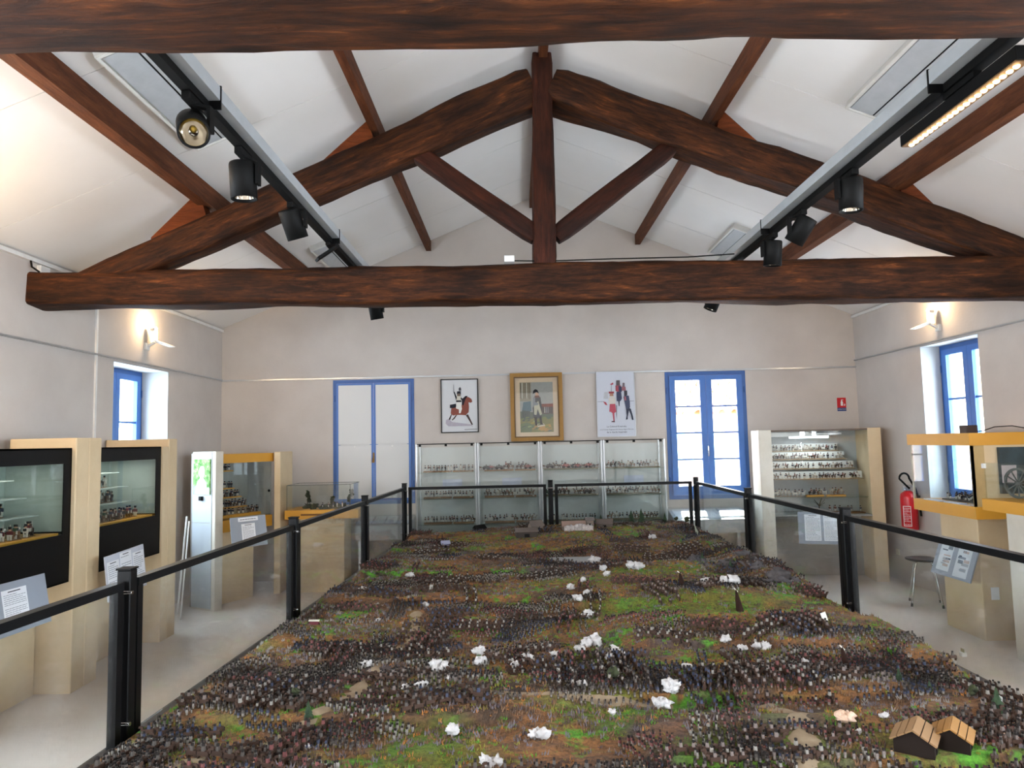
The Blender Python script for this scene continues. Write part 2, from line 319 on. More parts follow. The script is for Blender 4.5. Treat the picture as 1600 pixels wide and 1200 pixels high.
# ------------------------------------------------------------------ windows and doors
def casement(name, F, W_, H_, rows, outer=.05, stile=.075, mull=.022, glass=True, depth=.05, panels=False):
    """F: frame with x across, z up, y into the wall. two leaves"""
    root = struct(MB(F).box(0, outer, 0, depth, 0, H_).box(W_-outer, W_, 0, depth, 0, H_).box(outer, W_-outer, 0, depth, H_-outer, H_).box(outer, W_-outer, 0, depth, 0, outer), name, M_bluedark)
    WM[root.name] = Matrix.Identity(4); iw = (W_-2*outer)/2
    for k in range(2):
        x0 = outer+k*iw+.002; x1 = outer+(k+1)*iw-.002; z0, z1 = outer+.003, H_-outer-.003
        bt = stile*(1.5 if not panels else .5); mb = MB(F)
        mb.box(x0, x0+stile, -.015, depth-.02, z0, z1).box(x1-stile, x1, -.015, depth-.02, z0, z1).box(x0+stile, x1-stile, -.015, depth-.02, z0, z0+bt).box(x0+stile, x1-stile, -.015, depth-.02, z1-stile*(.8 if not panels else .5), z1)
        leaf = build(mb, 'casement_leaf', M_blue, root)
        gz0, gz1 = z0+bt, z1-stile*(.8 if not panels else .5); st = (gz1-gz0)/rows
        if panels:
            zm = gz0+(gz1-gz0)*.47; build(MB(F).box(x0+stile*.5, x1-stile*.5, .010, .022, gz0-.01, gz1+.01), 'backing_panel', M_panel, leaf)
            for a, b in ((gz0, zm), (zm+.006, gz1)): build(MB(F).box(x0+stile*.55, x1-stile*.55, -.02, .01, a, b), 'panel', M_panel, leaf)
            build(MB(F).tube([((x0+x1)/2, -.03, zm-.02), ((x0+x1)/2, -.02, zm-.02)], .012, 10), 'knob', M_white, leaf)
        else:
            for r in range(1, rows): build(MB(F).box(x0+stile, x1-stile, -.005, depth-.03, gz0+st*r-mull/2, gz0+st*r+mull/2), 'glazing_bar', M_blue, leaf)
            for r in range(rows): build(MB(F).box(x0+stile, x1-stile, .005, .009, gz0+st*r+mull/2*(r > 0), gz0+st*(r+1)-mull/2*(r < rows-1)), 'pane', G_clear, leaf)
        for hz in (H_*.15, H_*.85):
            hx_ = .02 if k == 0 else W_-.02; build(MB(F).tube([(hx_, -.008, hz-.04), (hx_, -.008, hz+.04)], .008, 8), 'hinge', M_bluedark, leaf)
    build(MB(F).tube([(W_/2, -.02, H_*.33), (W_/2, -.02, H_*.41)], .012, 10).tube([(W_/2, -.03, H_*.37), (W_/2, -.05, H_*.37), (W_/2-.01, -.055, H_*.33)], .008, 8), 'window_handle', M_chrome if not panels else M_gold, root)
    return root
I4 = Matrix.Identity(4)
casement('window_1', Matrix.Translation((1.98, YB-.004, .925)), 1.05, 1.65, 4)
casement('door_1', Matrix.Translation((-2.36, YB-.004, .95)), 1.06, 1.615, 2, outer=.045, stile=.05, panels=True)
FL = Matrix.Translation((XL-.29, 6.75, .95)) @ Matrix.Rotation(PI/2, 4, 'Z')       # x along +Y, y along -X (outwards)
casement('window_2', FL, 1.08, 1.62, 3)
FR = Matrix.Translation((XR+.21, 7.78, .95)) @ Matrix.Rotation(-PI/2, 4, 'Z')      # x along -Y, y along +X
casement('window_3', FR, .98, 1.705, 3)
# white plaster linings of the side window reveals
def lining(name, xa, xb, a, b, z0, z1):
    struct(MB().box(xa, xb, a, a+.006, z0, z1).box(xa, xb, b-.006, b, z0, z1).box(xa, xb, a+.006, b-.006, z1-.006, z1).box(xa, xb, a+.006, b-.006, z0, z0+.006), name, M_reveal)
lining('window_sill_lining', XL-.28, XL+.001, 6.75, 7.83, .95, 2.57)
lining('window_sill_lining', XR-.001, XR+.2, 6.80, 7.78, .95, 2.655)

# ------------------------------------------------------------------ outside: the house across the street
hs = thing('neighbour_house', 'sunlit house with tiled roof and pale shuttered window seen through the far window', 'house', (3, 14, -3))
M_fac = mottled('pink_render', '#d9b7ae', '#e6cabf', 1.2, .9); M_cream = flat('#e8e2d2', .9)
build(MB().box(-6, 14, 14, 15, -3, 2.05), 'wall', M_fac, hs)
build(MB().box(-6, 14, 13.93, 14.0, 1.95, 2.14), 'cornice', M_cream, hs)
w_ = build(MB().box(3.12, 3.2, 13.95, 14.0, 1.05, 1.82).box(3.85, 3.93, 13.95, 14.0, 1.05, 1.82).box(3.2, 3.85, 13.95, 14, 1.74, 1.82).box(3.12, 3.93, 13.9, 14, 1.0, 1.08), 'window_frame', flat('#9fb0a4', .6), hs)
build(MB().box(3.2, 3.85, 13.97, 13.99, 1.08, 1.74), 'shutter', flat('#d7dcd0', .7), w_)
M_tile = mottled('roof_tile', '#b88a6a', '#d3ab88', 3, .85)
build(MB().add([(-6, 13.7, 2.15), (14, 13.7, 2.15), (14, 19.5, 4.6), (-6, 19.5, 4.6), (-6, 13.7, 2.05), (14, 13.7, 2.05), (14, 19.5, 4.5), (-6, 19.5, 4.5)], [(0, 1, 2, 3), (7, 6, 5, 4), (0, 4, 5, 1), (1, 5, 6, 2), (2, 6, 7, 3), (3, 7, 4, 0)]), 'roof', M_tile, hs)
tm = MB(); n = 6
for k in range(2):
    pass
tv = []; 
for (y, z, r) in ((0, .03, .115), (.46, .03+.46*.422, .09)):
    for dr in (0, -.014):
        for i in range(n+1): a = PI*i/n; tv.append((math.cos(a)*(r+dr), y, z+math.sin(a)*(r+dr)*.8))
m_ = n+1; tf = []
for i in range(n): tf += [(i, i+1, 2*m_+i+1, 2*m_+i), (m_+i+1, m_+i, 3*m_+i, 3*m_+i+1), (i+1, i, m_+i, m_+i+1), (2*m_+i, 2*m_+i+1, 3*m_+i+1, 3*m_+i)]
tm.add(tv, tf, True); tile_me = mesh_of(tm, 'roof_tile', M_tile)
hinv = WM[hs.name].inverted()
for i in range(18):
    for j in range(12):
        o = bpy.data.objects.new('roof_tile', tile_me); COL.objects.link(o); o.parent = hs
        o.matrix_basis = hinv @ Matrix.Translation((1.9+i*.235+random.uniform(-.01, .01), 13.62+j*.4, 2.13+j*.4*.422)) @ Matrix.Rotation(random.uniform(-.03, .03), 4, 'Z')

# ------------------------------------------------------------------ glazed barrier round the diorama
def xl(y): return -1.555+.043*(y-2.9)
XRB = 2.10; ZT = .60; ZR = 1.20
posts = [(xl(2.88), 2.88), (xl(4.76), 4.76), (xl(6.62), 6.62), (-1.318, 8.48), (.41, 8.48), (2.13, 8.48), (XRB, 6.5), (XRB, 4.60), (XRB, 2.70), (xl(1.0), 1.0), (XRB, .8)]
pn = ['left side, nearest to the viewer', 'left side, second from the viewer', 'left side, last before the far corner', 'far left corner of the diorama', 'middle of the far side', 'far right corner of the diorama',
      'right side, next to the far corner', 'right side, in front of the tall grey-white cabinet', 'right side, just outside the view']
for i, (x, y) in enumerate(posts[:9]):
    t = thing('barrier_post', 'black barrier post, '+pn[i], 'post', (x, y, 0), 0, 'posts of the glass barrier')
    build(MB().bbox(x-.027, x+.027, y-.027, y+.027, .0, ZR+.045), 'upright', M_black, t)
    build(MB().box(x-.030, x+.030, y-.030, y+.030, ZR+.045, ZR+.052), 'cap', M_matte, t)
    for zz in (ZR-.04, ZT+.06):
        build(MB().tube([(x-.04, y-.03, zz), (x+.04, y-.03, zz)], .007, 8), 'bolt', M_chrome, t)
order = [(9, 0), (0, 1), (1, 2), (2, 3), (3, 4), (4, 5), (5, 6), (6, 7), (7, 8), (8, 10)]
lab = ['left side, cut off by the near edge of the view', 'left side, between the two nearest posts', 'left side, in front of the diorama case', 'left side, ending at the far corner', 'far side, left half', 'far side, right half',
       'right side, nearest the far corner', 'right side, beside the tall cabinet with stepped shelves', 'right side, crossing in front of the stool', 'right side, outside the view']
for i, (a, b) in enumerate(order[:9]):
    A = Vector((*posts[a], 0)); B = Vector((*posts[b], 0)); d = (B-A).normalized(); L = (B-A).length; up = Vector((0, 0, 1))
    t = thing('glass_barrier', 'black-framed glass barrier, '+lab[i], 'glass barrier', tuple((A+B)/2+up*ZT), 0, 'glass panels of the barrier')
    P = lambda s, z: A+d*s+up*z
    g = .050
    build(MB().bar(P(g, ZR-.012), P(L-g, ZR-.012), .04, .032), 'top_rail', M_rail, t)
    build(MB().bar(P(g, ZT-.03), P(L-g, ZT-.03), .045, .045), 'bottom_rail', M_rail, t)
    for s_ in (g+.018, L-g-.018): build(MB().bar(P(s_, ZT-.01), P(s_, ZR-.028), .034, .036, up=tuple(d)), 'stile', M_black, t)
    build(MB().bar(P(g+.024, (ZT+ZR)/2-.012), P(L-g-.024, (ZT+ZR)/2-.012), .006, ZR-ZT-.03), 'glass_pane', G_barrier, t)

# ------------------------------------------------------------------ the battlefield diorama
def vn(x, y, sc, seed):
    r = np.random.default_rng(seed); g = r.random((96, 96)); X = np.asarray(x)*sc+31.3; Y = np.asarray(y)*sc+17.7
    xi = np.floor(X).astype(int); yi = np.floor(Y).astype(int); fx = X-xi; fy = Y-yi; fx = fx*fx*(3-2*fx); fy = fy*fy*(3-2*fy)
    q = lambda a, b: g[a % 96, b % 96]
    return (q(xi, yi)*(1-fx)+q(xi+1, yi)*fx)*(1-fy)+(q(xi, yi+1)*(1-fx)+q(xi+1, yi+1)*fx)*fy
def sstep(a, b, x): t = np.clip((x-a)/(b-a), 0, 1); return t*t*(3-2*t)
def gauss(x, y, cx, cy, sx, sy): return np.exp(-((x-cx)/sx)**2-((y-cy)/sy)**2)
def HT(x, y):
    x = np.asarray(x, float); y = np.asarray(y, float)
    h = .060*(vn(x*.6, y*2.0, 1.3, 3)-.3)+.030*vn(x*.7, y*1.6, 3.4, 4)+.014*vn(x, y, 13, 5)
    rd = vn(x*.35, y*1.6, 2.0, 8); h = h+.045*sstep(.5, .56, rd)
    h = h+.145*sstep(7.15, 7.75, y+.12*np.sin(x*3))*sstep(2.08, 1.93, x+.08*vn(x, y, 2.5, 9))*sstep(-1.1, .3, x)
    h = h+.07*sstep(6.3, 7.1, y)*sstep(.2, .8, x)*sstep(2.05, 1.75, x)
    h = h+.12*gauss(x, y, 1.15, 5.75, .50, .16)+.13*gauss(x, y, 1.25, 4.75, .5, .28)+.13*np.exp(-((x-1.9)/.16)**2)*sstep(4.7, 5.4, y)*sstep(7.6, 7.0, y)*(.6+.8*vn(x, y, 3.1, 12))+.05*gauss(x, y, 1.6, 3.9, .3, .25)
    edge = sstep(0, .10, x-(xl(y)+.045))*sstep(0, .05, XRB-.045-x)*sstep(0, .06, 8.44-y)
    h = .155*np.tanh(h/.155)
    return ZT+.004+h*edge
XG = np.linspace(0, 1, 200); YG = np.linspace(1.2, 8.44, 420)
gx, gy = np.meshgrid(XG, YG); gX = (xl(gy)+.035)*(1-gx)+(XRB-.035)*gx; gZ = HT(gX, gy)
def npmesh(name, co, faces, mi, mats, smooth=True):
    me = bpy.data.meshes.new(name); co = np.asarray(co, np.float32); k = faces.shape[1]
    me.vertices.add(len(co)); me.vertices.foreach_set('co', co.ravel()); me.loops.add(faces.size); me.loops.foreach_set('vertex_index', faces.ravel().astype(np.int32))
    me.polygons.add(len(faces)); me.polygons.foreach_set('loop_start', np.arange(0, faces.size, k, dtype=np.int32))
    for m in mats: me.materials.append(m)
    me.polygons.foreach_set('material_index', np.asarray(mi, np.int32)); me.polygons.foreach_set('use_smooth', np.full(len(faces), smooth)); me.update(calc_edges=True); me.validate(); return me
table = thing('diorama_table', 'huge low table carrying a miniature battlefield inside the glass barrier', 'diorama', (.3, 4.8, 0))
mb = MB(); ya, yb = 1.2, 8.44
for z0, z1, dd in ((.0, .08, .12), (.08, ZT, .034)):
    mb.add([(x, y, z) for z in (z0, z1) for x, y in ((xl(ya)+dd, ya), (XRB-dd, ya), (XRB-dd, yb), (xl(yb)+dd, yb))], [(3, 2, 1, 0), (4, 5, 6, 7), (0, 1, 5, 4), (1, 2, 6, 5), (2, 3, 7, 6), (3, 0, 4, 7)])
build(mb, 'base', M_matte, table)
# terrain material
m, nt, b = newmat('battlefield_ground'); v = mapping(nt, (.6, 1.35, 1)); n1 = noise(nt, v, 2.6, 7, .6, .6)
r1 = ramp(nt, [(.28, '#33271f'), (.39, '#56412f'), (.46, '#7a5538'), (.53, '#98683a'), (.59, '#80703a'), (.66, '#66742e'), (.78, '#465a26')]); nt.links.new(n1.outputs[0], r1.inputs[0])
n2 = noise(nt, mapping(nt, (1, 1, 1)), 3.1, 5, .6, .3); r2 = ramp(nt, [(.56, '#000000'), (.62, '#ffffff')]); nt.links.new(n2.outputs[0], r2.inputs[0])
mx = nt.nodes.new('ShaderNodeMix'); mx.data_type = 'RGBA'; nt.links.new(r2.outputs[0], mx.inputs['Factor']); nt.links.new(r1.outputs[0], mx.inputs['A']); mx.inputs['B'].default_value = lin('#5b9c2c')
n3 = noise(nt, mapping(nt, (1, 1, 1)), 1.2, 4, .6); r3 = ramp(nt, [(.56, '#000000'), (.66, '#ffffff')]); nt.links.new(n3.outputs[0], r3.inputs[0])
mx2 = nt.nodes.new('ShaderNodeMix'); mx2.data_type = 'RGBA'; nt.links.new(r3.outputs[0], mx2.inputs['Factor']); nt.links.new(mx.outputs['Result'], mx2.inputs['A']); mx2.inputs['B'].default_value = lin('#5c5050')
nf = noise(nt, mapping(nt, (1, 1, 1)), 60, 3, .7); rf_ = ramp(nt, [(.3, '#6a6a6a'), (.7, '#ffffff')]); nt.links.new(nf.outputs[0], rf_.inputs[0])
mx3 = nt.nodes.new('ShaderNodeMix'); mx3.data_type = 'RGBA'; mx3.blend_type = 'MULTIPLY'; mx3.inputs['Factor'].default_value = .8; ga = nt.nodes.new('ShaderNodeAttribute'); ga.attribute_name = 'grass'; gm = nt.nodes.new('ShaderNodeMath'); gm.operation = 'MULTIPLY_ADD'; nt.links.new(n2.outputs[0], gm.inputs[0]); gm.inputs[1].default_value = 1.2; nt.links.new(ga.outputs['Fac'], gm.inputs[2])
gr = nt.nodes.new('ShaderNodeMapRange'); gr.inputs[1].default_value = 1.0; gr.inputs[2].default_value = 1.35; nt.links.new(gm.outputs[0], gr.inputs[0])
gc = ramp(nt, [(.4, '#6f6a22'), (.6, '#597f26')]); nt.links.new(n2.outputs[0], gc.inputs[0])
mxg = nt.nodes.new('ShaderNodeMix'); mxg.data_type = 'RGBA'; nt.links.new(gr.outputs[0], mxg.inputs['Factor']); nt.links.new(mx2.outputs['Result'], mxg.inputs['A']); nt.links.new(gc.outputs[0], mxg.inputs['B'])
nt.links.new(mxg.outputs['Result'], mx3.inputs['A']); nt.links.new(rf_.outputs[0], mx3.inputs['B'])
nt.links.new(mx3.outputs['Result'], b.inputs['Base Color']); b.inputs['Roughness'].default_value = .95; bump(nt, b, nf.outputs[0], .8, .01); M_ground = m
nx, ny = len(XG), len(YG); idx = np.arange(nx*ny).reshape(ny, nx)
fc = np.stack([idx[:-1, :-1], idx[:-1, 1:], idx[1:, 1:], idx[1:, :-1]], -1).reshape(-1, 4)
tl = Vector((.3, 4.8, 0)); co = np.stack([gX-tl.x, gy-tl.y, gZ], -1).reshape(-1, 3)
o = bpy.data.objects.new('terrain', npmesh('terrain', co, fc, np.zeros(len(fc)), [M_ground])); COL.objects.link(o); o.parent = table
gm_ = np.maximum.reduce([gauss(gX, gy, 1.1, 5.6, .55, .22), gauss(gX, gy, 1.0, 4.55, .75, .26), gauss(gX, gy, .35, 3.15, .22, .5), gauss(gX, gy, .8, 2.5, .35, .25), gauss(gX, gy, .5, 4.5, .3, .15), .9*gauss(gX, gy, -.3, 2.6, .3, .3)])
at_ = o.data.attributes.new('grass', 'FLOAT', 'POINT'); at_.data.foreach_set('value', gm_.ravel().astype(np.float32))
# pale footpath and a flat grey causeway
def ribbon(pts, w, lift=.006, sub=10):
    P = [Vector(p) for p in pts]; out = []
    for i in range(len(P)-1):
        for k in range(sub): out.append(P[i].lerp(P[i+1], k/sub))
    out.append(P[-1]); vs = []; fs = []
    for i, p in enumerate(out):
        d = (out[min(i+1, len(out)-1)]-out[max(i-1, 0)]).normalized(); s_ = Vector((d.y, -d.x)); ww = w*(1+.35*math.sin(i*1.3))
        for sg in (-1, -.3, .3, 1): q = p+s_*sg*ww/2; vs.append((q.x, q.y, float(HT(q.x, q.y))+lift+(0 if abs(sg) < 1 else -.008)))
    for i in range(len(out)-1):
        for k in range(3): fs.append((i*4+k, i*4+k+1, i*4+k+5, i*4+k+4))
    return MB().add(vs, fs, True)
M_path = mottled('pale_path', '#7c6a55', '#94846c', 9, .95)
for pts, w in (([(-.65, 4.62), (-.61, 4.3), (-.62, 4.09), (-.65, 3.91), (-.69, 3.69), (-.70, 3.45), (-.70, 3.16), (-.72, 3.05), (-.9, 2.7), (-1.2, 2.45)], .075), ([(.9, 2.35), (.98, 2.55), (1.05, 2.8), (1.0, 3.0)], .10), ([(.62, 3.0), (.2, 3.02), (-.2, 3.1), (-.5, 3.05)], .05)):
    build(ribbon(pts, w), 'footpath', M_path, table)
build(MB().slab([(.29, 6.52, .668), (.66, 6.52, .668), (.62, 6.22, .660), (.30, 6.30, .660)][::-1], -.02), 'causeway', flat('#8a8b8c', .8), table)
# --- bulk: formations of figures, horses and scrub (each one object of stuff)
def template(boxes):
    V = []; F = []; C = []
    for (cx, cy, cz_, sx, sy, sz, ts, mi) in boxes:
        b0 = len(V)
        for z, s_ in ((0, 1), (1, ts)):
            for a, bb in ((-1, -1), (1, -1), (1, 1), (-1, 1)): V.append((cx+a*sx*s_/2, cy+bb*sy*s_/2, cz_+z*sz))
        for f in ((4, 5, 6, 7), (0, 1, 5, 4), (1, 2, 6, 5), (2, 3, 7, 6), (3, 0, 4, 7)): F.append([b0+i for i in f]); C.append(mi)
    return np.array(V, float), np.array(F), np.array(C)
def scatter(name, tpl, pos, rot, sc, mats, label, cat, mshift=None, tilt=None):
    V, F, C = tpl; n_ = len(pos); c, s_ = np.cos(rot), np.sin(rot)
    x = (V[None, :, 0]*c[:, None]-V[None, :, 1]*s_[:, None])*sc[:, None]+pos[:, 0:1]; y = (V[None, :, 0]*s_[:, None]+V[None, :, 1]*c[:, None])*sc[:, None]+pos[:, 1:2]
    z = V[None, :, 2]*sc[:, None]+pos[:, 2:3]
    if tilt is not None: x = x+(z-pos[:, 2:3])*tilt[:, 0:1]; y = y+(z-pos[:, 2:3])*tilt[:, 1:2]
    co_ = np.stack([x, y, z], -1).reshape(-1, 3)
    fc_ = (F[None]+(np.arange(n_)*len(V))[:, None, None]).reshape(-1, F.shape[1])
    mi = np.tile(C, (n_, 1)) if mshift is None else np.tile(C, (n_, 1))+mshift[:, None]
    o_ = bpy.data.objects.new(name, npmesh(name, co_, fc_, mi.ravel(), mats, False)); COL.objects.link(o_); return tagit(o_, label, cat, kind='stuff')
def onland(x, y, m_=.06): return (x > xl(y)+m_+.02) & (x < XRB-m_-.02) & (y > 1.3) & (y < 8.38)
pathpts = np.array([(-.65, 4.62), (-.61, 4.3), (-.62, 4.09), (-.65, 3.91), (-.69, 3.69), (-.70, 3.45), (-.70, 3.16), (-.72, 3.05), (-.8, 2.87), (.5, 6.4), (.4, 6.35), (.62, 3.0), (.98, 2.55), (1.05, 2.8)])
def offpath(x, y):
    d = np.full(np.shape(x), 9.)
    for p in pathpts: d = np.minimum(d, np.hypot(x-p[0], y-p[1]))
    return d > .07
HOUSES = [(1.30, 2.50), (1.44, 2.47)]
NEAR_Y = 2.72
fp = []; hp = []; near = []
for k in range(780):
    cx = rng.uniform(-1.45, 2.05); cy = 1.9+6.4*rng.random() if k < 640 else rng.uniform(2.1, 3.6); ang = rng.choice([0, .15, -.2, 1.45, 1.7, .6, -.5])+rng.normal(0, .08)
    if gauss(cx, cy, 1.1, 5.55, .5, .22) > .35 or gauss(cx, cy, 1.1, 4.5, .5, .28) > .35 or vn(cx*.8, cy*1.7, 1.7, 77) < .33 or (cy > 6.6 and rng.random() < .55): continue
    horse = rng.random() < .3; nr, nc = (rng.integers(2, 4), rng.integers(4, 9)) if horse else (rng.integers(2, 5), rng.integers(7, 18)); sp = .05 if horse else .026
    rr, cc = np.meshgrid(np.arange(nr), np.arange(nc)); a = (cc.ravel()-nc/2)*sp+rng.normal(0, .004, rr.size); b_ = (rr.ravel()-nr/2)*sp*1.2+rng.normal(0, .004, rr.size)
    x = cx+a*np.cos(ang)-b_*np.sin(ang); y = cy+a*np.sin(ang)+b_*np.cos(ang); ok = onland(x, y) & offpath(x, y)
    for h in HOUSES: ok &= np.hypot(x-h[0], y-h[1]) > .1
    col = rng.integers(0, 5); q = np.stack([x, y, HT(x, y), np.full(x.shape, ang+rng.choice([0, PI])), np.full(x.shape, col)], -1)[ok]
    (hp if horse else fp).append(q)
fp = np.concatenate(fp); hp = np.concatenate(hp)
nearsel = (fp[:, 1] < NEAR_Y) & (fp[:, 1] > 2.14) & (fp[:, 0] > -1.45)
nearall = fp[nearsel]; keep = rng.permutation(len(nearall))[:290] if len(nearall) > 290 else np.arange(len(nearall))
near = nearall[keep]; rest = np.delete(nearall, keep, 0); fp = np.concatenate([fp[~nearsel], rest])
COATS = ['#343a50', '#4d4641', '#70645f', '#6a3a38', '#858079']
cm_ = [flat(c, .8, name='figure_coat') for c in COATS]; M_skin = flat('#b58a6c', .8); M_trous = flat('#7b746c', .8, name='pale_trousers'); M_hat = flat('#2b2624', .8, name='black_hat'); M_baseg = flat('#4a3a22', .95, name='figure_base'); M_horse = flat('#3a2416', .8, name='horse_brown')
FIG = [(0, 0, 0, .014, .012, .0025, .9, 5), (0, 0, .0025, .006, .006, .010, 1.1, 6), (0, 0, .0115, .009, .007, .009, .8, 0), (0, 0, .0205, .005, .005, .007, 1.2, 7), (.006, .003, .006, .0015, .0015, .022, .6, 7)]
mats = cm_+[M_baseg, M_trous, M_hat, M_horse]
V_, F_, C_ = template(FIG)
def scatter_fig(name, tpl, q, mats, label, cat, s0=1.0):
    V, F, C = tpl; col = q[:, 4].astype(int); mi = np.tile(C, (len(q), 1)); mi = np.where(mi == 0, col[:, None], mi)
    n_ = len(q); sc = s0*(1+.12*rng.standard_normal(n_)); c, s_ = np.cos(q[:, 3]), np.sin(q[:, 3])
    x = (V[None, :, 0]*c[:, None]-V[None, :, 1]*s_[:, None])*sc[:, None]+q[:, 0:1]; y = (V[None, :, 0]*s_[:, None]+V[None, :, 1]*c[:, None])*sc[:, None]+q[:, 1:2]; z = V[None, :, 2]*sc[:, None]+q[:, 2:3]-.001
    co_ = np.stack([x, y, z], -1).reshape(-1, 3); fc_ = (F[None]+(np.arange(n_)*len(V))[:, None, None]).reshape(-1, 4)
    o_ = bpy.data.objects.new(name, npmesh(name, co_, fc_, mi.ravel(), mats, False)); COL.objects.link(o_); return tagit(o_, label, cat, kind='stuff')
scatter_fig('massed_toy_infantry', (V_, F_, C_), fp, mats, 'thousands of tiny massed foot soldiers covering the miniature battlefield', 'toy soldiers')
HRS = [(0, 0, .012, .034, .011, .012, .9, 8), (-.014, 0, 0, .004, .009, .013, 1, 8), (.013, 0, 0, .004, .009, .013, 1, 8), (.020, 0, .019, .008, .006, .013, .7, 8), (.025, 0, .028, .012, .005, .006, .8, 8), (0, 0, .024, .009, .009, .012, .8, 0), (0, 0, .036, .006, .006, .007, 1.1, 7), (-.019, 0, .006, .004, .003, .015, 1, 7)]
scatter_fig('massed_toy_cavalry', template(HRS), hp, mats, 'hundreds of tiny horsemen in blocks across the miniature battlefield', 'toy soldiers', 1.05)
# one small soldier mesh per coat for the countable nearest ones
def mb_boxes(boxes, col=None, sc=1):
    mb = MB()
    for (cx, cy, z_, sx, sy, sz, ts, mi) in boxes:
        mb.mi = mi; vs = []
        for z, s_ in ((0, 1), (1, ts)):
            for a, bb in ((-1, -1), (1, -1), (1, 1), (-1, 1)): vs.append(((cx+a*sx*s_/2)*sc, (cy+bb*sy*s_/2)*sc, (z_+z*sz)*sc))
        mb.add(vs, [(3, 2, 1, 0), (4, 5, 6, 7), (0, 1, 5, 4), (1, 2, 6, 5), (2, 3, 7, 6), (3, 0, 4, 7)])
    return mb
SM = [(0, 0, 0, .015, .012, .0022, .92, 1), (0, .0022, .002, .0034, .0034, .0095, 1.05, 2), (0, -.0022, .002, .0034, .0034, .0095, 1.05, 2), (0, 0, .011, .0068, .0085, .009, .85, 0),
      (.001, .0056, .0115, .0026, .0022, .0085, 1, 0), (.002, -.0056, .0115, .0026, .0022, .0085, 1, 0), (0, 0, .0198, .0036, .0036, .0036, 1, 3), (0, 0, .0232, .0046, .0046, .0052, 1.2, 4), (.005, -.0055, .008, .0012, .0012, .022, .6, 4)]
sm_me = [mesh_of(mb_boxes(SM), 'toy_soldier', [c, M_baseg, M_trous, M_skin, M_hat]) for c in cm_]
CN = ['navy', 'dark brown', 'grey-brown', 'dark red', 'grey']
for q in near:
    k = int(q[4]); inst('toy_soldier', sm_me[k], (q[0], q[1], q[2]-.001), q[3], random.uniform(.95, 1.1), label='tiny '+CN[k]+'-coated toy soldier in the nearest ranks of the battlefield', cat='toy soldier', group='toy soldiers in '+CN[k]+' coats in the nearest ranks')
# scrub and undergrowth
def tuft(nb, h, sp, seed):
    r = np.random.default_rng(seed); V = []; F = []
    for i in range(nb):
        a = r.uniform(0, 2*PI); d = r.uniform(0, sp); cx, cy = d*math.cos(a), d*math.sin(a); w = h*.22; hh = h*r.uniform(.6, 1.1); b0 = len(V); lx, ly = r.normal(0, h*.3, 2)
        V += [(cx-w, cy-w*.6, -.003), (cx+w, cy-w*.6, -.003), (cx, cy+w, -.003), (cx+lx, cy+ly, hh)]; F += [(b0, b0+1, b0+3), (b0+1, b0+2, b0+3), (b0+2, b0, b0+3)]
    return np.array(V), np.array(F), np.zeros(len(F), int)
def land_pts(n_, f=None):
    x = rng.uniform(-1.5, 2.08, n_); y = 1.6+6.8*rng.random(n_); ok = onland(x, y, .03) & offpath(x, y)
    for h in HOUSES: ok &= np.hypot(x-h[0], y-h[1]) > .075
    x, y = x[ok], y[ok]
    if f is not None: k = f(x, y) > rng.random(len(x)); x, y = x[k], y[k]
    return np.stack([x, y, HT(x, y)], -1)
veg = [flat(c, .95, name='scrub') for c in ('#54443a', '#73563e', '#a86e34', '#7c7a2e', '#4f8a26', '#6c646a', '#8d8882')]
for nm, cols, n_, seed, fld, lab_, h in (('dark_undergrowth', (0, 1, 5), 30000, 21, lambda x, y: .25+.9*(vn(x*.8, y*1.5, 2.2, 40) > .5), 'dark brown undergrowth between the tiny soldiers', .014),
        ('dry_scrub', (2, 1, 3), 17000, 22, lambda x, y: .12+.9*(vn(x*.7, y*1.8, 2.0, 41) > .55), 'orange-brown dry scrub in bands over the battlefield', .011),
        ('green_scrub', (3, 4), 24000, 23, lambda x, y: .1+1.*(vn(x*.8, y*1.4, 2.6, 42) > .58)+.8*gauss(x, y, 1.1, 5.6, .5, .2)+.8*gauss(x, y, 1.2, 4.6, .5, .3), 'green grass tufts in patches over the battlefield', .009),
        ('grey_rubble', (5, 6), 14000, 24, lambda x, y: .04+.9*(x > 1.35)*(vn(x, y, 1.6, 43) > .4)+.7*(x < -.7)*(y > 3.2), 'grey rubble and brush on the slopes at both edges of the battlefield', .013)):
    p = land_pts(n_, fld); ms = rng.integers(0, len(cols), len(p))
    scatter(nm, tuft(5, h, .012, seed), p, rng.uniform(0, 6.28, len(p)), rng.uniform(.6, 1.5, len(p)), [veg[c] for c in cols], lab_, 'scrub', ms)
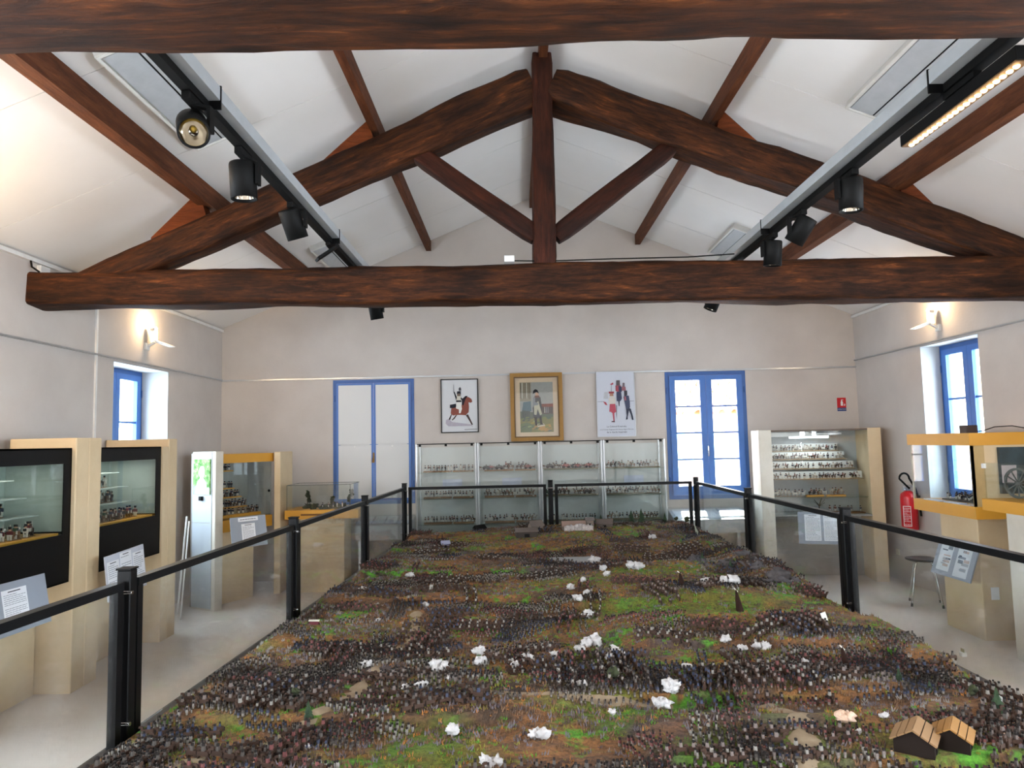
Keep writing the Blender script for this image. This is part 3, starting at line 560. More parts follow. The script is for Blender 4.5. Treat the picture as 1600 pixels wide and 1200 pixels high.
# cotton-wool smoke
M_smoke = mottled('cotton_wool', '#b5b2b2', '#d3d0cf', 30, .95, .6, 90); M_smoke2 = mottled('stained_cotton_wool', '#c9a286', '#e3cbb8', 30, .95, .6, 90)
PUFF = [(.39, 3.968, .05), (.31, 3.85, .03), (.174, 3.644, .032), (.038, 3.57, .028), (-.03, 3.505, .025), (.494, 3.742, .032), (.507, 3.61, .025), (.436, 3.532, .028), (.901, 5.63, .06), (.37, 5.032, .035), (.385, 4.7, .04), (.474, 4.88, .03), (.439, 4.423, .045), (.668, 6.212, .05), (.662, 5.712, .04), (.672, 5.477, .035),
    (.486, 5.352, .03), (1.363, 7.25, .04), (1.416, 4.864, .06), (.639, 3.056, .045), (.561, 2.972, .04), (.067, 2.693, .036), (.266, 3.14, .026), (.364, 2.894, .018), (1.234, 3.721, .038), (1.066, 3.78, .03), (1.128, 3.695, .028), (.785, 3.438, .025), (-.209, 3.761, .038), (-.184, 3.565, .036), (-.379, 3.461, .045), (-.315, 3.328, .028),
    (-.31, 3.242, .022), (-.493, 3.14, .020), (-.42, 3.143, .032), (-.742, 3.544, .028), (-.241, 2.739, .036), (-.106, 2.48, .035), (-1.096, 5.118, .035), (-.049, 3.546, .02), (-.871, 4.491, .02), (-.87, 5.863, .035), (-.623, 4.815, .025), (-.764, 2.636, .018), (1.356, 3.447, .03), (1.177, 2.681, .042), (1.34, 2.713, .018), (1.198, 2.595, .018), (1.864, 2.861, .022), (1.281, 4.938, .035)]
def near_what(x, y):
    col_ = 'left edge' if x < -.7 else 'left of centre' if x < -.1 else 'middle' if x < .55 else 'right of centre' if x < 1.1 else 'right part'
    return col_, ('in the foreground' if y < 2.9 else 'a little back from the foreground' if y < 3.6 else 'halfway back' if y < 4.8 else 'towards the far end' if y < 6 else 'by the far plateau')
used_lab = {}
def uniq(s):
    used_lab[s] = used_lab.get(s, 0)+1; k = used_lab[s]
    return s if k == 1 else s+', '+['', 'second', 'third', 'fourth', 'fifth', 'sixth', 'seventh'][min(k-1, 6)]
for i, (x, y, r) in enumerate(PUFF):
    mb = MB(); z = float(HT(x, y)); r *= .85
    for k in range(4 if r > .02 else 3): mb.blob((x+random.uniform(-.7, .7)*r, y+random.uniform(-.5, .5)*r, z+r*.45+random.uniform(0, .35)*r), r*random.uniform(.5, .75), 12, 8, .55, i*4+k, .8)
    c_, d_ = near_what(x, y)
    tagit(build(mb, 'smoke_puff', M_smoke2 if i in (45,) else M_smoke, loc=(x, y, z)), uniq(('large ' if r > .034 else 'small ')+('stained beige' if i == 45 else 'white')+' cotton puff, '+c_+', '+d_), 'smoke puff', 'cotton smoke puffs on the battlefield')
# model trees
M_con = mottled('conifer_green', '#1c2a1c', '#2f4427', 40, .95); M_bush = mottled('bush_green', '#1d2013', '#39401f', 40, .95); M_trunk = flat('#3a2818', .9)
def conifer(x, y, h, lab, dark=False, shape='cone'):
    z = float(HT(x, y))-.003; t = thing('model_tree', lab, 'model tree', (x, y, z), 0, 'model trees on the battlefield')
    mb = MB()
    if shape == 'cone':
        for k in range(5):
            f = k/5; r = h*.27*(1-f*.8); z0 = z+h*(.12+.8*f*.95); n = 9
            vs = [(x+r*(1+.25*math.sin(i*2.3+k))*math.cos(2*PI*i/n), y+r*(1+.25*math.sin(i*2.3+k))*math.sin(2*PI*i/n), z0+(.01*h if i % 2 else -.02*h)) for i in range(n)]+[(x, y, z0+h*.30), (x, y, z0+h*.02)]
            mb.add(vs, [(i, (i+1) % n, n) for i in range(n)]+[((i+1) % n, i, n+1) for i in range(n)])
    else:
        for k in range(5): mb.blob((x+random.uniform(-.3, .3)*h*.5, y+random.uniform(-.3, .3)*h*.4, z+h*random.uniform(.45, .8)), h*.24, 8, 6, .6, k+int(x*100))
    build(mb, 'foliage', M_bush if dark else M_con, t); build(MB().tube([(x, y, z), (x, y, z+h*.5)], h*.025, 6), 'trunk', M_trunk, t)
for a in ((1.318, 8.26, .155, 'dark green cone tree, left of the pair on the far plateau'), (1.434, 8.26, .165, 'dark green cone tree, right of the pair on the far plateau'), (1.70, 8.24, .11, 'small cone tree right of the pair on the plateau'), (.97, 8.27, .11, 'short cone tree left of the pair on the plateau'),
          (1.662, 5.648, .09, 'green cone tree on the slope under the grey cliff, foremost'), (1.522, 5.95, .085, 'green cone tree on the slope, second back'), (1.40, 6.3, .085, 'green cone tree on the slope, furthest back'), (-.824, 2.85, .075, 'dark green cone tree at the left near the path'), (1.78, 2.75, .10, 'dark green cone tree right of the sheds'),
          (1.619, 3.135, .06, 'dark cone tree at the right, leftmost of three small ones'), (1.70, 3.15, .05, 'dark cone tree at the right, middle of three small ones'), (1.672, 3.0, .05, 'dark cone tree at the right, nearest of three small ones')): conifer(*a)
for a in ((1.95, 8.22, .085, 'round dark bush tree at the right end of the plateau'), (1.83, 8.24, .065, 'small round bush tree beside the last plateau tree'), (.402, 3.172, .075, 'dark round bush in the middle of the battlefield'), (-.933, 3.05, .055, 'dark low bush at the left of the path'), (1.80, 2.92, .05, 'black low bush at the right edge of the battlefield')): conifer(*a, dark=True, shape='round')
# little cards, tents and flags stuck in the terrain
def card(c, t, name, label, cat, mat):
    z = min(p[2] for p in c); o_ = build(MB().slab(c, t), name, mat, loc=tuple(sum(p[i] for p in c)/4 if i < 2 else z for i in range(3))); return tagit(o_, label, cat)
M_card = flat('#d9d4c8', .7)
card([(1.650, 3.98, .745), (1.680, 3.99, .752), (1.705, 3.96, .635), (1.676, 3.95, .628)], .004, 'marker_card', 'tall leaning white card standing on the right side of the battlefield', 'marker', M_card)
card([(-.630, 5.18, .71), (-.606, 5.18, .71), (-.622, 5.18, .62), (-.650, 5.18, .62)], .004, 'marker_card', 'thin pale upright card near the path at left', 'marker', flat('#a7a49c', .7))
t = thing('red_tent', 'dark red folded card tent at the left edge of the battlefield', 'tent', (-1.195, 4.28, .61))
build(MB().slab([(-1.225, 4.26, .70), (-1.175, 4.27, .695), (-1.165, 4.20, .61), (-1.215, 4.19, .61)], .004).slab([(-1.225, 4.26, .70), (-1.175, 4.27, .695), (-1.165, 4.34, .61), (-1.215, 4.33, .61)][::-1], .004), 'tent_side', flat('#5a1f26', .7), t)
build(MB().bar((-1.23, 4.26, .70), (-1.17, 4.27, .695), .03, .004), 'ridge_strip', M_card, t)
for x, y, h, lab in ((1.507, 3.37, .13, 'dark brown cone tent with a white tip, right of centre'), (1.345, 4.42, .13, 'dark leaning pointed tent in front of the grey slope, lower one'), (1.10, 4.85, .10, 'dark leaning pointed tent in front of the grey slope, upper one')):
    z = float(HT(x, y))-.004; t = thing('cone_tent', lab, 'tent', (x, y, z))
    build(MB().lathe([(.024, 0), (.018, h*.35), (.010, h*.75), (.003, h)], 10, Matrix.Translation((x, y, z)) @ Matrix.Shear('XY', 4, (-.15, 0))), 'canvas', flat('#2a1a14', .9), t)
    build(MB().bar((x-.03, y, z+h*1.05), (x-.008, y, z+h*.88), .006, .006), 'tip', M_card, t)
# model houses
def house(x, y, w, d, h, rh, rz, wall, roof, name, lab, planks=0):
    z = float(HT(x, y))-.004; F = Matrix.Translation((x, y, z)) @ Matrix.Rotation(rz, 4, 'Z'); t = thing(name, lab, 'model building', (x, y, z), rz)
    build(MB(F).add([(a*w/2, b_*d/2, q) for q in (0, h) for a, b_ in ((-1, -1), (1, -1), (1, 1), (-1, 1))]+[(-w/2, 0, h+rh), (w/2, 0, h+rh)], [(3, 2, 1, 0), (0, 1, 5, 4), (2, 3, 7, 6), (1, 2, 6, 9, 5), (3, 0, 4, 8, 7), (4, 5, 9, 8), (6, 7, 8, 9)]), 'walls', wall, t)
    ov = .012; q = rh/(d/2)
    for sg in (-1, 1):
        A = [(-w/2-ov, sg*(d/2+ov), h-ov*q+.003), (w/2+ov, sg*(d/2+ov), h-ov*q+.003), (w/2+ov, 0, h+rh+.003), (-w/2-ov, 0, h+rh+.003)]
        n_ = max(1, planks)
        for k in range(n_):
            f0, f1 = k/n_+(.02 if planks else 0), (k+1)/n_-(.02 if planks else 0); L = lambda a_, b_, f: tuple(a_[i]+(b_[i]-a_[i])*f for i in range(3))
            c = [L(A[3], A[2], 0), L(A[3], A[2], 1), L(A[0], A[1], 1), L(A[0], A[1], 0)]
            c2 = [L(A[3], A[0], f0), L(A[2], A[1], f0), L(A[2], A[1], f1), L(A[3], A[0], f1)]
            if sg > 0: c2 = [c2[1], c2[0], c2[3], c2[2]]
            build(MB(F).slab(c2, .005), 'roof_plank' if planks else 'roof_side', roof, t)
    build(MB(F).box(-w*.12, w*.12, -d/2-.002, -d/2+.002, 0, h*.6), 'doorway', M_matte, t)
M_shed = flat('#231b17', .9); M_tan = flat('#876743', .8); M_stone = flat('#7d7168', .9); M_rf = flat('#5d534e', .9)
house(1.335, 2.50, .125, .12, .05, .035, .95, M_shed, M_tan, 'model_shed', 'model shed with a tan plank roof in the right foreground, left one', 3)
house(1.47, 2.52, .11, .11, .045, .032, .95, M_shed, flat('#946a34', .8), 'model_shed', 'model shed with an ochre plank roof in the right foreground, right one', 3)
house(.10, 7.56, .22, .14, .06, .03, .1, flat('#3c3530', .9), M_rf, 'model_farmhouse', 'dark low model farmhouse left of the village on the plateau')
house(.21, 7.95, .14, .10, .06, .05, .5, M_stone, M_rf, 'model_cottage', 'model cottage behind the dark farmhouse')
house(.62, 7.85, .24, .11, .05, .045, .05, M_stone, flat('#8c7468', .9), 'model_barn', 'long pale-roofed model barn in the village')
house(.80, 7.90, .08, .08, .10, .02, .05, M_stone, flat('#6a6260', .9), 'model_tower', 'square model tower at the right of the village')
house(.98, 8.0, .16, .10, .05, .04, -.2, flat('#5e5650', .9), M_rf, 'model_cottage', 'model cottage right of the square tower')
house(-.42, 8.2, .11, .08, .035, .03, .6, M_matte, M_matte, 'model_hut', 'small black model hut at the far left of the battlefield')
house(-.72, 7.25, .07, .05, .05, .02, .3, flat('#6d7090', .8), flat('#8d90a6', .8), 'model_hut', 'tiny blue-grey model hut near the far left corner')
mb = MB()
for k in range(6): mb.blob((.56+k*.045, 7.75+random.uniform(-.02, .02), float(HT(.56+k*.045, 7.75))+.02), .04, 9, 6, .5, k+60)
tagit(build(mb, 'snowy_rocks', mottled('pale_rock', '#8f8683', '#c9c2bf', 30, .9), loc=(.66, 7.75, .74)), 'heap of pale rocks in front of the model village', 'rocks')
card([(1.775, 7.2, .86), (1.80, 7.2, .80), (1.85, 7.2, .72), (1.79, 7.2, .73)], .004, 'canvas_sail', 'pale triangular canvas leaning at the right end of the plateau', 'tent', flat('#9aa08f', .8))
M_drock = mottled('dark_rock', '#3b3739', '#5d585a', 20, .95, .6, 60)
for k in range(26):
    x = random.uniform(1.45, 2.0); y = random.uniform(4.9, 6.4); mb = MB(); mb.blob((x, y, float(HT(x, y))), random.uniform(.03, .07), 9, 6, .7, k+90, .6); build(mb, 'boulder', M_drock, table)

# ------------------------------------------------------------------ miniatures for the show cases
def figmat(c): return flat(c, .6, name='figure_paint')
def soldier_mesh(coat, trouser='#c9c4ba', hat='#15151a', base='#7a5630', sc=1.0):
    B = [(0, 0, 0, .030, .026, .006, .95, 1), (0, .008, .006, .011, .011, .030, 1.0, 2), (0, -.008, .006, .011, .011, .030, 1.0, 2), (0, 0, .035, .020, .028, .010, .95, 2), (0, 0, .043, .019, .027, .026, 1.1, 0), (.003, .018, .042, .008, .007, .024, 1.1, 0), (.006, -.018, .044, .008, .007, .022, 1.1, 0),
         (0, 0, .070, .011, .011, .012, 1, 3), (0, 0, .081, .013, .013, .018, 1.25, 4), (0, 0, .099, .003, .003, .012, .5, 2), (.014, -.018, .02, .003, .003, .080, .6, 4), (-.012, 0, .05, .009, .02, .017, 1, 4)]
    return mesh_of(mb_boxes(B, sc=sc), 'toy_infantryman', [figmat(coat), figmat(base), figmat(trouser), figmat('#c99b7c'), figmat(hat)])
def rider_mesh(coat, horse, base='#7a5630', sc=1.0):
    B = [(0, 0, 0, .085, .032, .005, .97, 1), (0, 0, .034, .066, .024, .026, .95, 2), (-.026, .007, .005, .008, .008, .032, 1.2, 2), (-.026, -.007, .005, .008, .008, .032, 1.2, 2), (.025, .007, .010, .008, .008, .028, 1.2, 2), (.030, -.007, .014, .008, .008, .024, 1.2, 2),
         (.036, 0, .052, .018, .013, .028, .7, 2), (.046, 0, .074, .024, .010, .012, .8, 2), (-.038, 0, .026, .008, .007, .030, 1, 4), (0, 0, .058, .017, .024, .026, 1.05, 0), (.004, .015, .040, .010, .006, .024, 1, 5), (.004, -.015, .040, .010, .006, .024, 1, 5),
         (0, 0, .084, .011, .011, .011, 1, 3), (0, 0, .094, .013, .013, .015, 1.2, 4), (.012, -.018, .064, .022, .006, .006, 1, 0), (.022, -.018, .068, .003, .003, .044, .5, 5)]
    return mesh_of(mb_boxes(B, sc=sc), 'toy_horseman', [figmat(coat), figmat(base), figmat(horse), figmat('#c99b7c'), figmat('#15151a'), figmat('#c9c4ba')])
def wagon_mesh(body, sc=1.0):
    mb = mb_boxes([(0, 0, 0, .17, .045, .004, 1, 1), (-.02, 0, .022, .10, .034, .020, 1.15, 0), (-.02, 0, .046, .09, .030, .012, .7, 0), (.06, 0, .030, .035, .014, .018, .9, 2), (.05, .004, .004, .005, .005, .028, 1, 2), (.072, -.004, .004, .005, .005, .028, 1, 2), (.078, 0, .042, .010, .008, .018, .8, 2), (-.02, 0, .056, .012, .014, .02, .8, 3)], sc=sc); mb.mi = 3
    for x in (-.055, .012):
        for y in (-.022, .022): mb.lathe([(.017*sc, 0), (.017*sc, .003*sc)], 12, Matrix.Translation((x*sc, y*sc, .021*sc)) @ Matrix.Rotation(PI/2, 4, 'X'))
    return mesh_of(mb, 'toy_wagon', [figmat(body), figmat('#6b5433'), figmat('#54331e'), figmat('#17151a')])
SO = [soldier_mesh('#1d2742'), soldier_mesh('#1d2742', '#e2ddd2'), soldier_mesh('#5a1c22'), soldier_mesh('#d5d0c6', '#d5d0c6'), soldier_mesh('#2c2c2f', '#55555a')]
RI = [rider_mesh('#1d2742', '#4c2c1a'), rider_mesh('#701f24', '#2b1a12'), rider_mesh('#2d4a36', '#6d4a30'), rider_mesh('#cfcac0', '#9f978c'), rider_mesh('#1d2742', '#d0cbc2')]
WA = [wagon_mesh('#8a2a20'), wagon_mesh('#2b4a33'), wagon_mesh('#4b3a22'), wagon_mesh('#26262b')]
def base_strip(x0, x1, y, z, w=.07, mat=None, lab=None, F=None):
    o_ = build(MB(F).bbox(x0, x1, y-w/2, y+w/2, z, z+.012, .004), 'display_base', mat or flat('#7a5630', .9, name='scenic_base'), loc=tuple((F or I4) @ Vector(((x0+x1)/2, y, z)))); return tagit(o_, lab, 'display base')
def row(kinds, x0, x1, y, z, n_, lab, group, sc=1.0, F=I4, jit=.02, face=None, cat='toy figure'):
    for i in range(n_):
        me = random.choice(kinds); x = x0+(x1-x0)*(i+.5)/n_+random.uniform(-.3, .3)*(x1-x0)/n_; p = F @ Vector((x, y+random.uniform(-jit, jit), z))
        rz = (random.choice([0, PI])+random.uniform(-.3, .3) if face is None else face+random.uniform(-.3, .3))+F.to_euler().z
        s_ = sc*random.uniform(.92, 1.05); inst(me.name.split('.')[0], me, p, rz, s_, label=lab, cat=cat, group=group)

# ------------------------------------------------------------------ four tall glass cabinets at the far wall
CX = [-1.241, -.475, .312, 1.090, 1.872]; CY0, CY1 = 8.87, 9.24
cname = ['leftmost', 'second from left', 'third from left', 'rightmost']
for k in range(4):
    a, b = CX[k]+.004, CX[k+1]-.004
    t = thing('glass_cabinet', 'tall clear glass cabinet of toy soldiers at the far wall, '+cname[k]+' of four', 'glass cabinet', ((a+b)/2, CY1-.18, 0), 0, 'glass cabinets along the far wall')
    build(MB().box(a, b, CY0, CY1, 0, .08), 'plinth', M_alu, t)
    for x in (a, b-.022):
        for y in (CY0, CY1-.02): build(MB().bbox(x, x+.022, y, y+.02, .08, 1.71, .003), 'corner_post', M_alu, t)
    build(MB().box(a+.022, b-.022, CY0, CY0+.006, 1.70, 1.71).box(a+.022, b-.022, CY1-.008, CY1, 1.70, 1.71).box(a+.0, a+.006, CY0+.02, CY1-.02, 1.70, 1.71).box(b-.006, b, CY0+.02, CY1-.02, 1.70, 1.71), 'top_edge', M_black, t)
    build(MB().box(a+.022, b-.022, CY1-.008, CY1-.004, .08, 1.66), 'back_panel', flat('#c3c6c5', .5, var=.04), t)
    build(MB().box(a+.022, b-.022, CY0+.008, CY0+.013, .085, 1.695), 'glass_door', G_case, t)
    for x in (a+.008, b-.013): build(MB().box(x, x+.005, CY0+.022, CY1-.022, .085, 1.695), 'glass_side', G_case, t)
    for x in (a+.04, (a+b)/2-.015, b-.07): build(MB().box(x, x+.03, CY0-.004, CY0+.016, 1.675, 1.70), 'clip', M_black, t)
    for z in (1.345, 1.020, .705, .40): build(MB().box(a+.014, b-.014, CY0+.016, CY1-.012, z, z+.008), 'glass_shelf', glassmat('shelf_glass', (.86, .93, .90)) if k == 0 and z == 1.345 else bpy.data.materials['shelf_glass'], t)
    build(MB().tube([((a+b)/2+.3, CY0-.004, 1.05), ((a+b)/2+.3, CY0-.012, 1.05)], .009, 10), 'lock', M_chrome, t)
    if k in (0, 1, 3):
        o_ = tagit(build(MB().box(a+.30, a+.55, CY1-.03, CY1-.026, 1.14, 1.25), 'caption_card', flat('#b9bfd2', .6), loc=(a+.42, CY1-.03, 1.14)), 'pale blue caption card inside the '+cname[k]+' far glass cabinet', 'caption card')
    for si, (z, up) in enumerate(((1.353, 'upper'), (1.028, 'middle'), (.713, 'lower'))):
        bs = [(a+.08, b-.33), (b-.31, b-.05)] if k < 2 else [(a+.05, b-.05)]
        for j, (p, q) in enumerate(bs): base_strip(p, q, CY0+.15, z, .11, flat('#7a5630', .9) if k < 2 else flat('#5f5c45', .9), ('left ' if j == 0 and len(bs) > 1 else 'right ' if len(bs) > 1 else '')+'scenic strip on the '+up+' shelf of the '+cname[k]+' far cabinet')
        g_ = 'toy figures on the '+up+' shelf of the '+cname[k]+' far cabinet'; l_ = 'small painted toy figure on the '+up+' shelf of the '+cname[k]+' far glass cabinet'
        zz = z+.012
        if k == 0: row(SO if si != 2 else SO+RI[:2], a+.08, b-.05, CY0+.15, zz, 17, l_, g_, .78)
        elif k == 1 and si == 0: row(WA[:1]+WA[3:]+RI[:2], a+.07, b-.08, CY0+.15, zz, 8, l_, g_, .9)
        elif k == 1: row(RI+SO[:1], a+.07, b-.07, CY0+.15, zz, 12, l_, g_, .8)
        elif k == 2 and si < 2:
            row(WA+RI[:2], a+.07, b-.07, CY0+.15, zz, 8, l_, g_, .9)
        elif k == 2: row(SO, a+.07, b-.07, CY0+.15, zz, 16, l_, g_, .72)
        else: row(RI+SO[:2], a+.06, b-.07, CY0+.15, zz, 11 if si == 0 else 15, l_, g_, .8)

# ------------------------------------------------------------------ pictures on the far wall
def FW(x, y, z): return Matrix(((1, 0, 0, x), (0, 0, -1, y), (0, 1, 0, z), (0, 0, 0, 1)))   # x right, y up, z towards the viewer
def frame_pic(name, label, x0, x1, z0, z1, fw_, fm, depth, tilt=0):
    t = thing(name, label, 'picture', ((x0+x1)/2, YB-.02, z0)); F = FW(x0, YB-.024, z0); Wd, Hh = x1-x0, z1-z0
    mb = MB(F); mb.box(0, Wd, 0, fw_, -.02, depth).box(0, Wd, Hh-fw_, Hh, -.02, depth).box(0, fw_, fw_, Hh-fw_, -.02, depth).box(Wd-fw_, Wd, fw_, Hh-fw_, -.02, depth)
    build(mb, 'frame', fm, t); return t, F, Wd, Hh
def poly(t, F, W_, H_, pts, col, layer, name='printed_shape'):
    mb = MB(); mb.prism([(x*W_, y*H_) for x, y in pts], .0006, F @ Matrix.Translation((0, 0, .0004*layer))); return build(mb, name, flat(col, .6, var=.15, scale=40), t)
# cavalryman on a galloping horse
t, F, W_, H_ = frame_pic('framed_print', 'black-framed print of a sabre-waving cavalryman on a brown horse', -.950, -.462, 1.845, 2.545, .012, M_black, .012)
build(MB(F).box(.012, W_-.012, .012, H_-.012, -.01, 0), 'sheet', flat('#c9ccd0', .5, var=.02), t)
for i, (pts, c) in enumerate((([(.12, .17), (.2, .12), (.8, .12), (.85, .10), (.8, .15), (.3, .2), (.2, .26), (.13, .24)], '#a9a3b0'),
    ([(.27, .30), (.33, .42), (.30, .38), (.20, .25), (.24, .24)], '#2c1c1a'), ([(.38, .32), (.44, .34), (.36, .26), (.30, .23), (.28, .24), (.34, .28)], '#3a2420'), ([(.66, .32), (.72, .34), (.80, .22), (.85, .14), (.81, .14), (.75, .22)], '#3a2420'),
    ([(.26, .36), (.28, .46), (.36, .48), (.50, .45), (.55, .50), (.58, .60), (.66, .66), (.74, .66), (.82, .62), (.84, .57), (.80, .55), (.74, .56), (.75, .48), (.74, .38), (.66, .32), (.52, .33), (.40, .33), (.32, .32)], '#7b3b2c'),
    ([(.56, .62), (.66, .68), (.72, .68), (.66, .62), (.60, .50), (.56, .52)], '#241c22'), ([(.24, .46), (.24, .52), (.40, .54), (.42, .48), (.34, .46)], '#22242e'),
    ([(.40, .45), (.42, .56), (.54, .56), (.56, .44), (.52, .36), (.48, .36), (.48, .43)], '#d8d8d4'), ([(.41, .56), (.40, .64), (.44, .70), (.53, .70), (.56, .63), (.55, .56)], '#c4c0b4'), ([(.41, .57), (.55, .57), (.55, .60), (.41, .60)], '#1f2430'),
    ([(.41, .60), (.36, .72), (.34, .76), (.37, .76), (.43, .66)], '#1c1f2c'), ([(.34, .76), (.345, .90), (.355, .90), (.36, .76)], '#77787c'), ([(.54, .66), (.62, .60), (.60, .58), (.53, .62)], '#1c1f2c'),
    ([(.44, .68), (.43, .74), (.52, .74), (.53, .68)], '#6a5648'), ([(.43, .72), (.44, .77), (.53, .77), (.54, .70), (.51, .73)], '#23242c'), ([(.49, .76), (.48, .82), (.52, .85), (.55, .81), (.53, .76), (.52, .80)], '#34333c'), ([(.62, .05), (.96, .055), (.96, .065), (.62, .06)], '#55555a'))):
    poly(t, F, W_, H_, pts, c, i+1)
# gilt framed painting of an officer in a landscape
t, F, W_, H_ = frame_pic('framed_painting', 'gilt-framed painting of a standing officer in a grey coat and black hat', -.045, .635, 1.715, 2.60, .048, M_gold, .035)
build(MB(F).box(.048, W_-.048, .048, .062, 0, .028).box(.048, W_-.048, H_-.062, H_-.048, 0, .028).box(.048, .062, .062, H_-.062, 0, .028).box(W_-.062, W_-.048, .062, H_-.062, 0, .028), 'inner_fillet', flat('#5c3f1a', .5), t)
build(MB(F).box(.055, W_-.055, .055, H_-.055, -.01, .004), 'mat_border', flat('#d7bda2', .7, var=.05), t)
F2 = F @ Matrix.Translation((.125, .115, .005)); w2, h2 = W_-.25, H_-.235
poly(t, F2, w2, h2, [(0, 0), (1, 0), (1, 1), (0, 1)], '#9b9995', 0, 'canvas')
R_ = random.Random(5)
for i, (pts, c) in enumerate((([(0, 0), (1, 0), (1, .30), (.6, .33), (0, .28)], '#7a7442'), ([(0, .25), (1, .3), (1, .45), (.65, .48), (.4, .40), (0, .42)], '#555c4c'), ([(.6, .36), (1, .36), (1, .56), (.64, .56)], '#54403a'), ([(.64, .5), (1, .5), (1, .565), (.64, .56)], '#7a3c30'),
    ([(0, .62), (.34, .62), (.34, 1), (0, 1)], '#8f8574'), ([(.05, .4), (.34, .42), (.33, .62), (.1, .6)], '#46606c'), ([(.06, .22), (.28, .22), (.30, .42), (.06, .44)], '#3f4a42'), ([(0, .0), (.3, .0), (.45, .12), (.2, .2), (0, .16)], '#5f6a4a'), ([(.5, .02), (.95, .04), (.9, .16), (.6, .12)], '#b78a4a'), ([(.5, .1), (.75, .12), (.7, .17), (.52, .16)], '#d9c9b4'))): poly(t, F2, w2, h2, pts, c, i+1)
for k in range(7): x = .02+k*.045; poly(t, F2, w2, h2, [(x, .66+R_.random()*.05), (x+.016, .66), (x+.018, .99), (x+.002, .99)], ['#5a4a38', '#c9c4b8', '#6b5a46'][k % 3], 12, 'tree_trunk')
for k in range(26):
    x, y = R_.random()*.85, R_.random()*.28; poly(t, F2, w2, h2, [(x, y), (x+.12, y+.02), (x+.10, y+.04), (x+.01, y+.03)], R_.choice(['#9a8a3a', '#6d7740', '#4c5a4a', '#b08448', '#8c9a6a']), 12, 'brush_stroke')
for k in range(6): x = .68+k*.05; poly(t, F2, w2, h2, [(x, .38), (x+.025, .38), (x+.02, .5), (x+.005, .5)], R_.choice(['#c9c4b8', '#2a2a34', '#8a8a90']), 13, 'distant_figure')
for i, (pts, c) in enumerate((([(.40, .28), (.62, .28), (.66, .50), (.62, .70), (.42, .70), (.38, .5)], '#2f3238'), ([(.42, .30), (.50, .30), (.50, .15), (.53, .14), (.45, .13), (.44, .2)], '#201c1e'), ([(.57, .30), (.64, .32), (.66, .17), (.72, .14), (.60, .15)], '#201c1e'),
    ([(.42, .35), (.42, .55), (.56, .62), (.60, .5), (.66, .36), (.60, .33), (.53, .46), (.49, .34)], '#b9b39c'), ([(.38, .48), (.40, .68), (.47, .74), (.46, .60), (.56, .58), (.55, .54), (.42, .53)], '#7d8086'), ([(.47, .70), (.47, .79), (.56, .79), (.57, .71)], '#bd8f74'), ([(.44, .69), (.6, .69), (.58, .73), (.46, .73)], '#5f2f26'), ([(.39, .76), (.41, .83), (.47, .86), (.54, .84), (.58, .77), (.50, .80)], '#26262c'))): poly(t, F2, w2, h2, pts, c, 15+i)
build(MB(F).box(.062, W_-.062, .062, H_-.062, .016, .018), 'glazing', G_clear, t)
# large unframed poster of uniforms with its caption
t, F, W_, H_ = frame_pic('uniform_poster', 'white poster of lancers in red and navy uniforms with a printed caption', 1.078, 1.578, 1.748, 2.60, .005, M_alu, .006)
build(MB(F).box(.005, W_-.005, .005, H_-.005, -.01, 0), 'sheet', flat('#c3c8d4', .4, var=.02), t)
for i, (pts, c) in enumerate((([(.02, .535), (.2, .535), (.2, .54), (.02, .54)], '#55565e'), ([(.78, .535), (.97, .535), (.97, .54), (.78, .54)], '#55565e'), ([(.17, .54), (.24, .53), (.28, .48), (.22, .49)], '#a84450'),
    ([(.32, .38), (.34, .50), (.48, .50), (.50, .38), (.45, .36), (.45, .24), (.42, .24), (.40, .36), (.36, .38)], '#b0485a'), ([(.38, .24), (.45, .24), (.46, .22), (.36, .225)], '#4a2028'), ([(.32, .50), (.31, .58), (.36, .62), (.46, .62), (.50, .56), (.48, .50)], '#ccc6c0'), ([(.34, .62), (.35, .66), (.44, .66), (.44, .62)], '#a47c68'), ([(.32, .66), (.32, .69), (.46, .69), (.46, .66)], '#8f3a44'),
    ([(.18, .58), (.2, .68), (.3, .69), (.3, .58)], '#b4b7bf'), ([(.38, .69), (.39, .80), (.40, .80), (.395, .69)], '#6a6a70'), ([(.36, .80), (.44, .83), (.45, .80), (.40, .79)], '#b0485a'), ([(.50, .34), (.505, .48), (.52, .48), (.51, .26)], '#54545c'),
    ([(.50, .70), (.50, .78), (.64, .78), (.65, .70), (.60, .66)], '#9a4450'), ([(.58, .70), (.58, .78), (.66, .76), (.66, .68)], '#2a2f4c'), ([(.52, .78), (.53, .86), (.62, .86), (.62, .78)], '#4c4448'), ([(.52, .54), (.52, .68), (.64, .70), (.66, .58), (.62, .54)], '#353a55'), ([(.66, .70), (.67, .76), (.76, .76), (.77, .70)], '#8f5a66'), ([(.68, .76), (.69, .82), (.74, .82), (.74, .76)], '#6a6068'), ([(.56, .54), (.60, .54), (.59, .46), (.57, .47)], '#3a3c46'),
    ([(.72, .54), (.70, .60), (.74, .63), (.84, .62), (.86, .52), (.86, .44), (.80, .40), (.76, .40)], '#39415c'), ([(.72, .55), (.72, .61), (.76, .61), (.77, .55)], '#9a5a66'), ([(.72, .62), (.72, .70), (.80, .70), (.80, .63)], '#2f2d36'), ([(.76, .42), (.84, .42), (.79, .30), (.79, .26), (.74, .255), (.77, .32)], '#262b40'), ([(.80, .44), (.88, .42), (.93, .30), (.94, .25), (.90, .25), (.88, .32)], '#262b40'))): poly(t, F, W_, H_, pts, c, i+1)
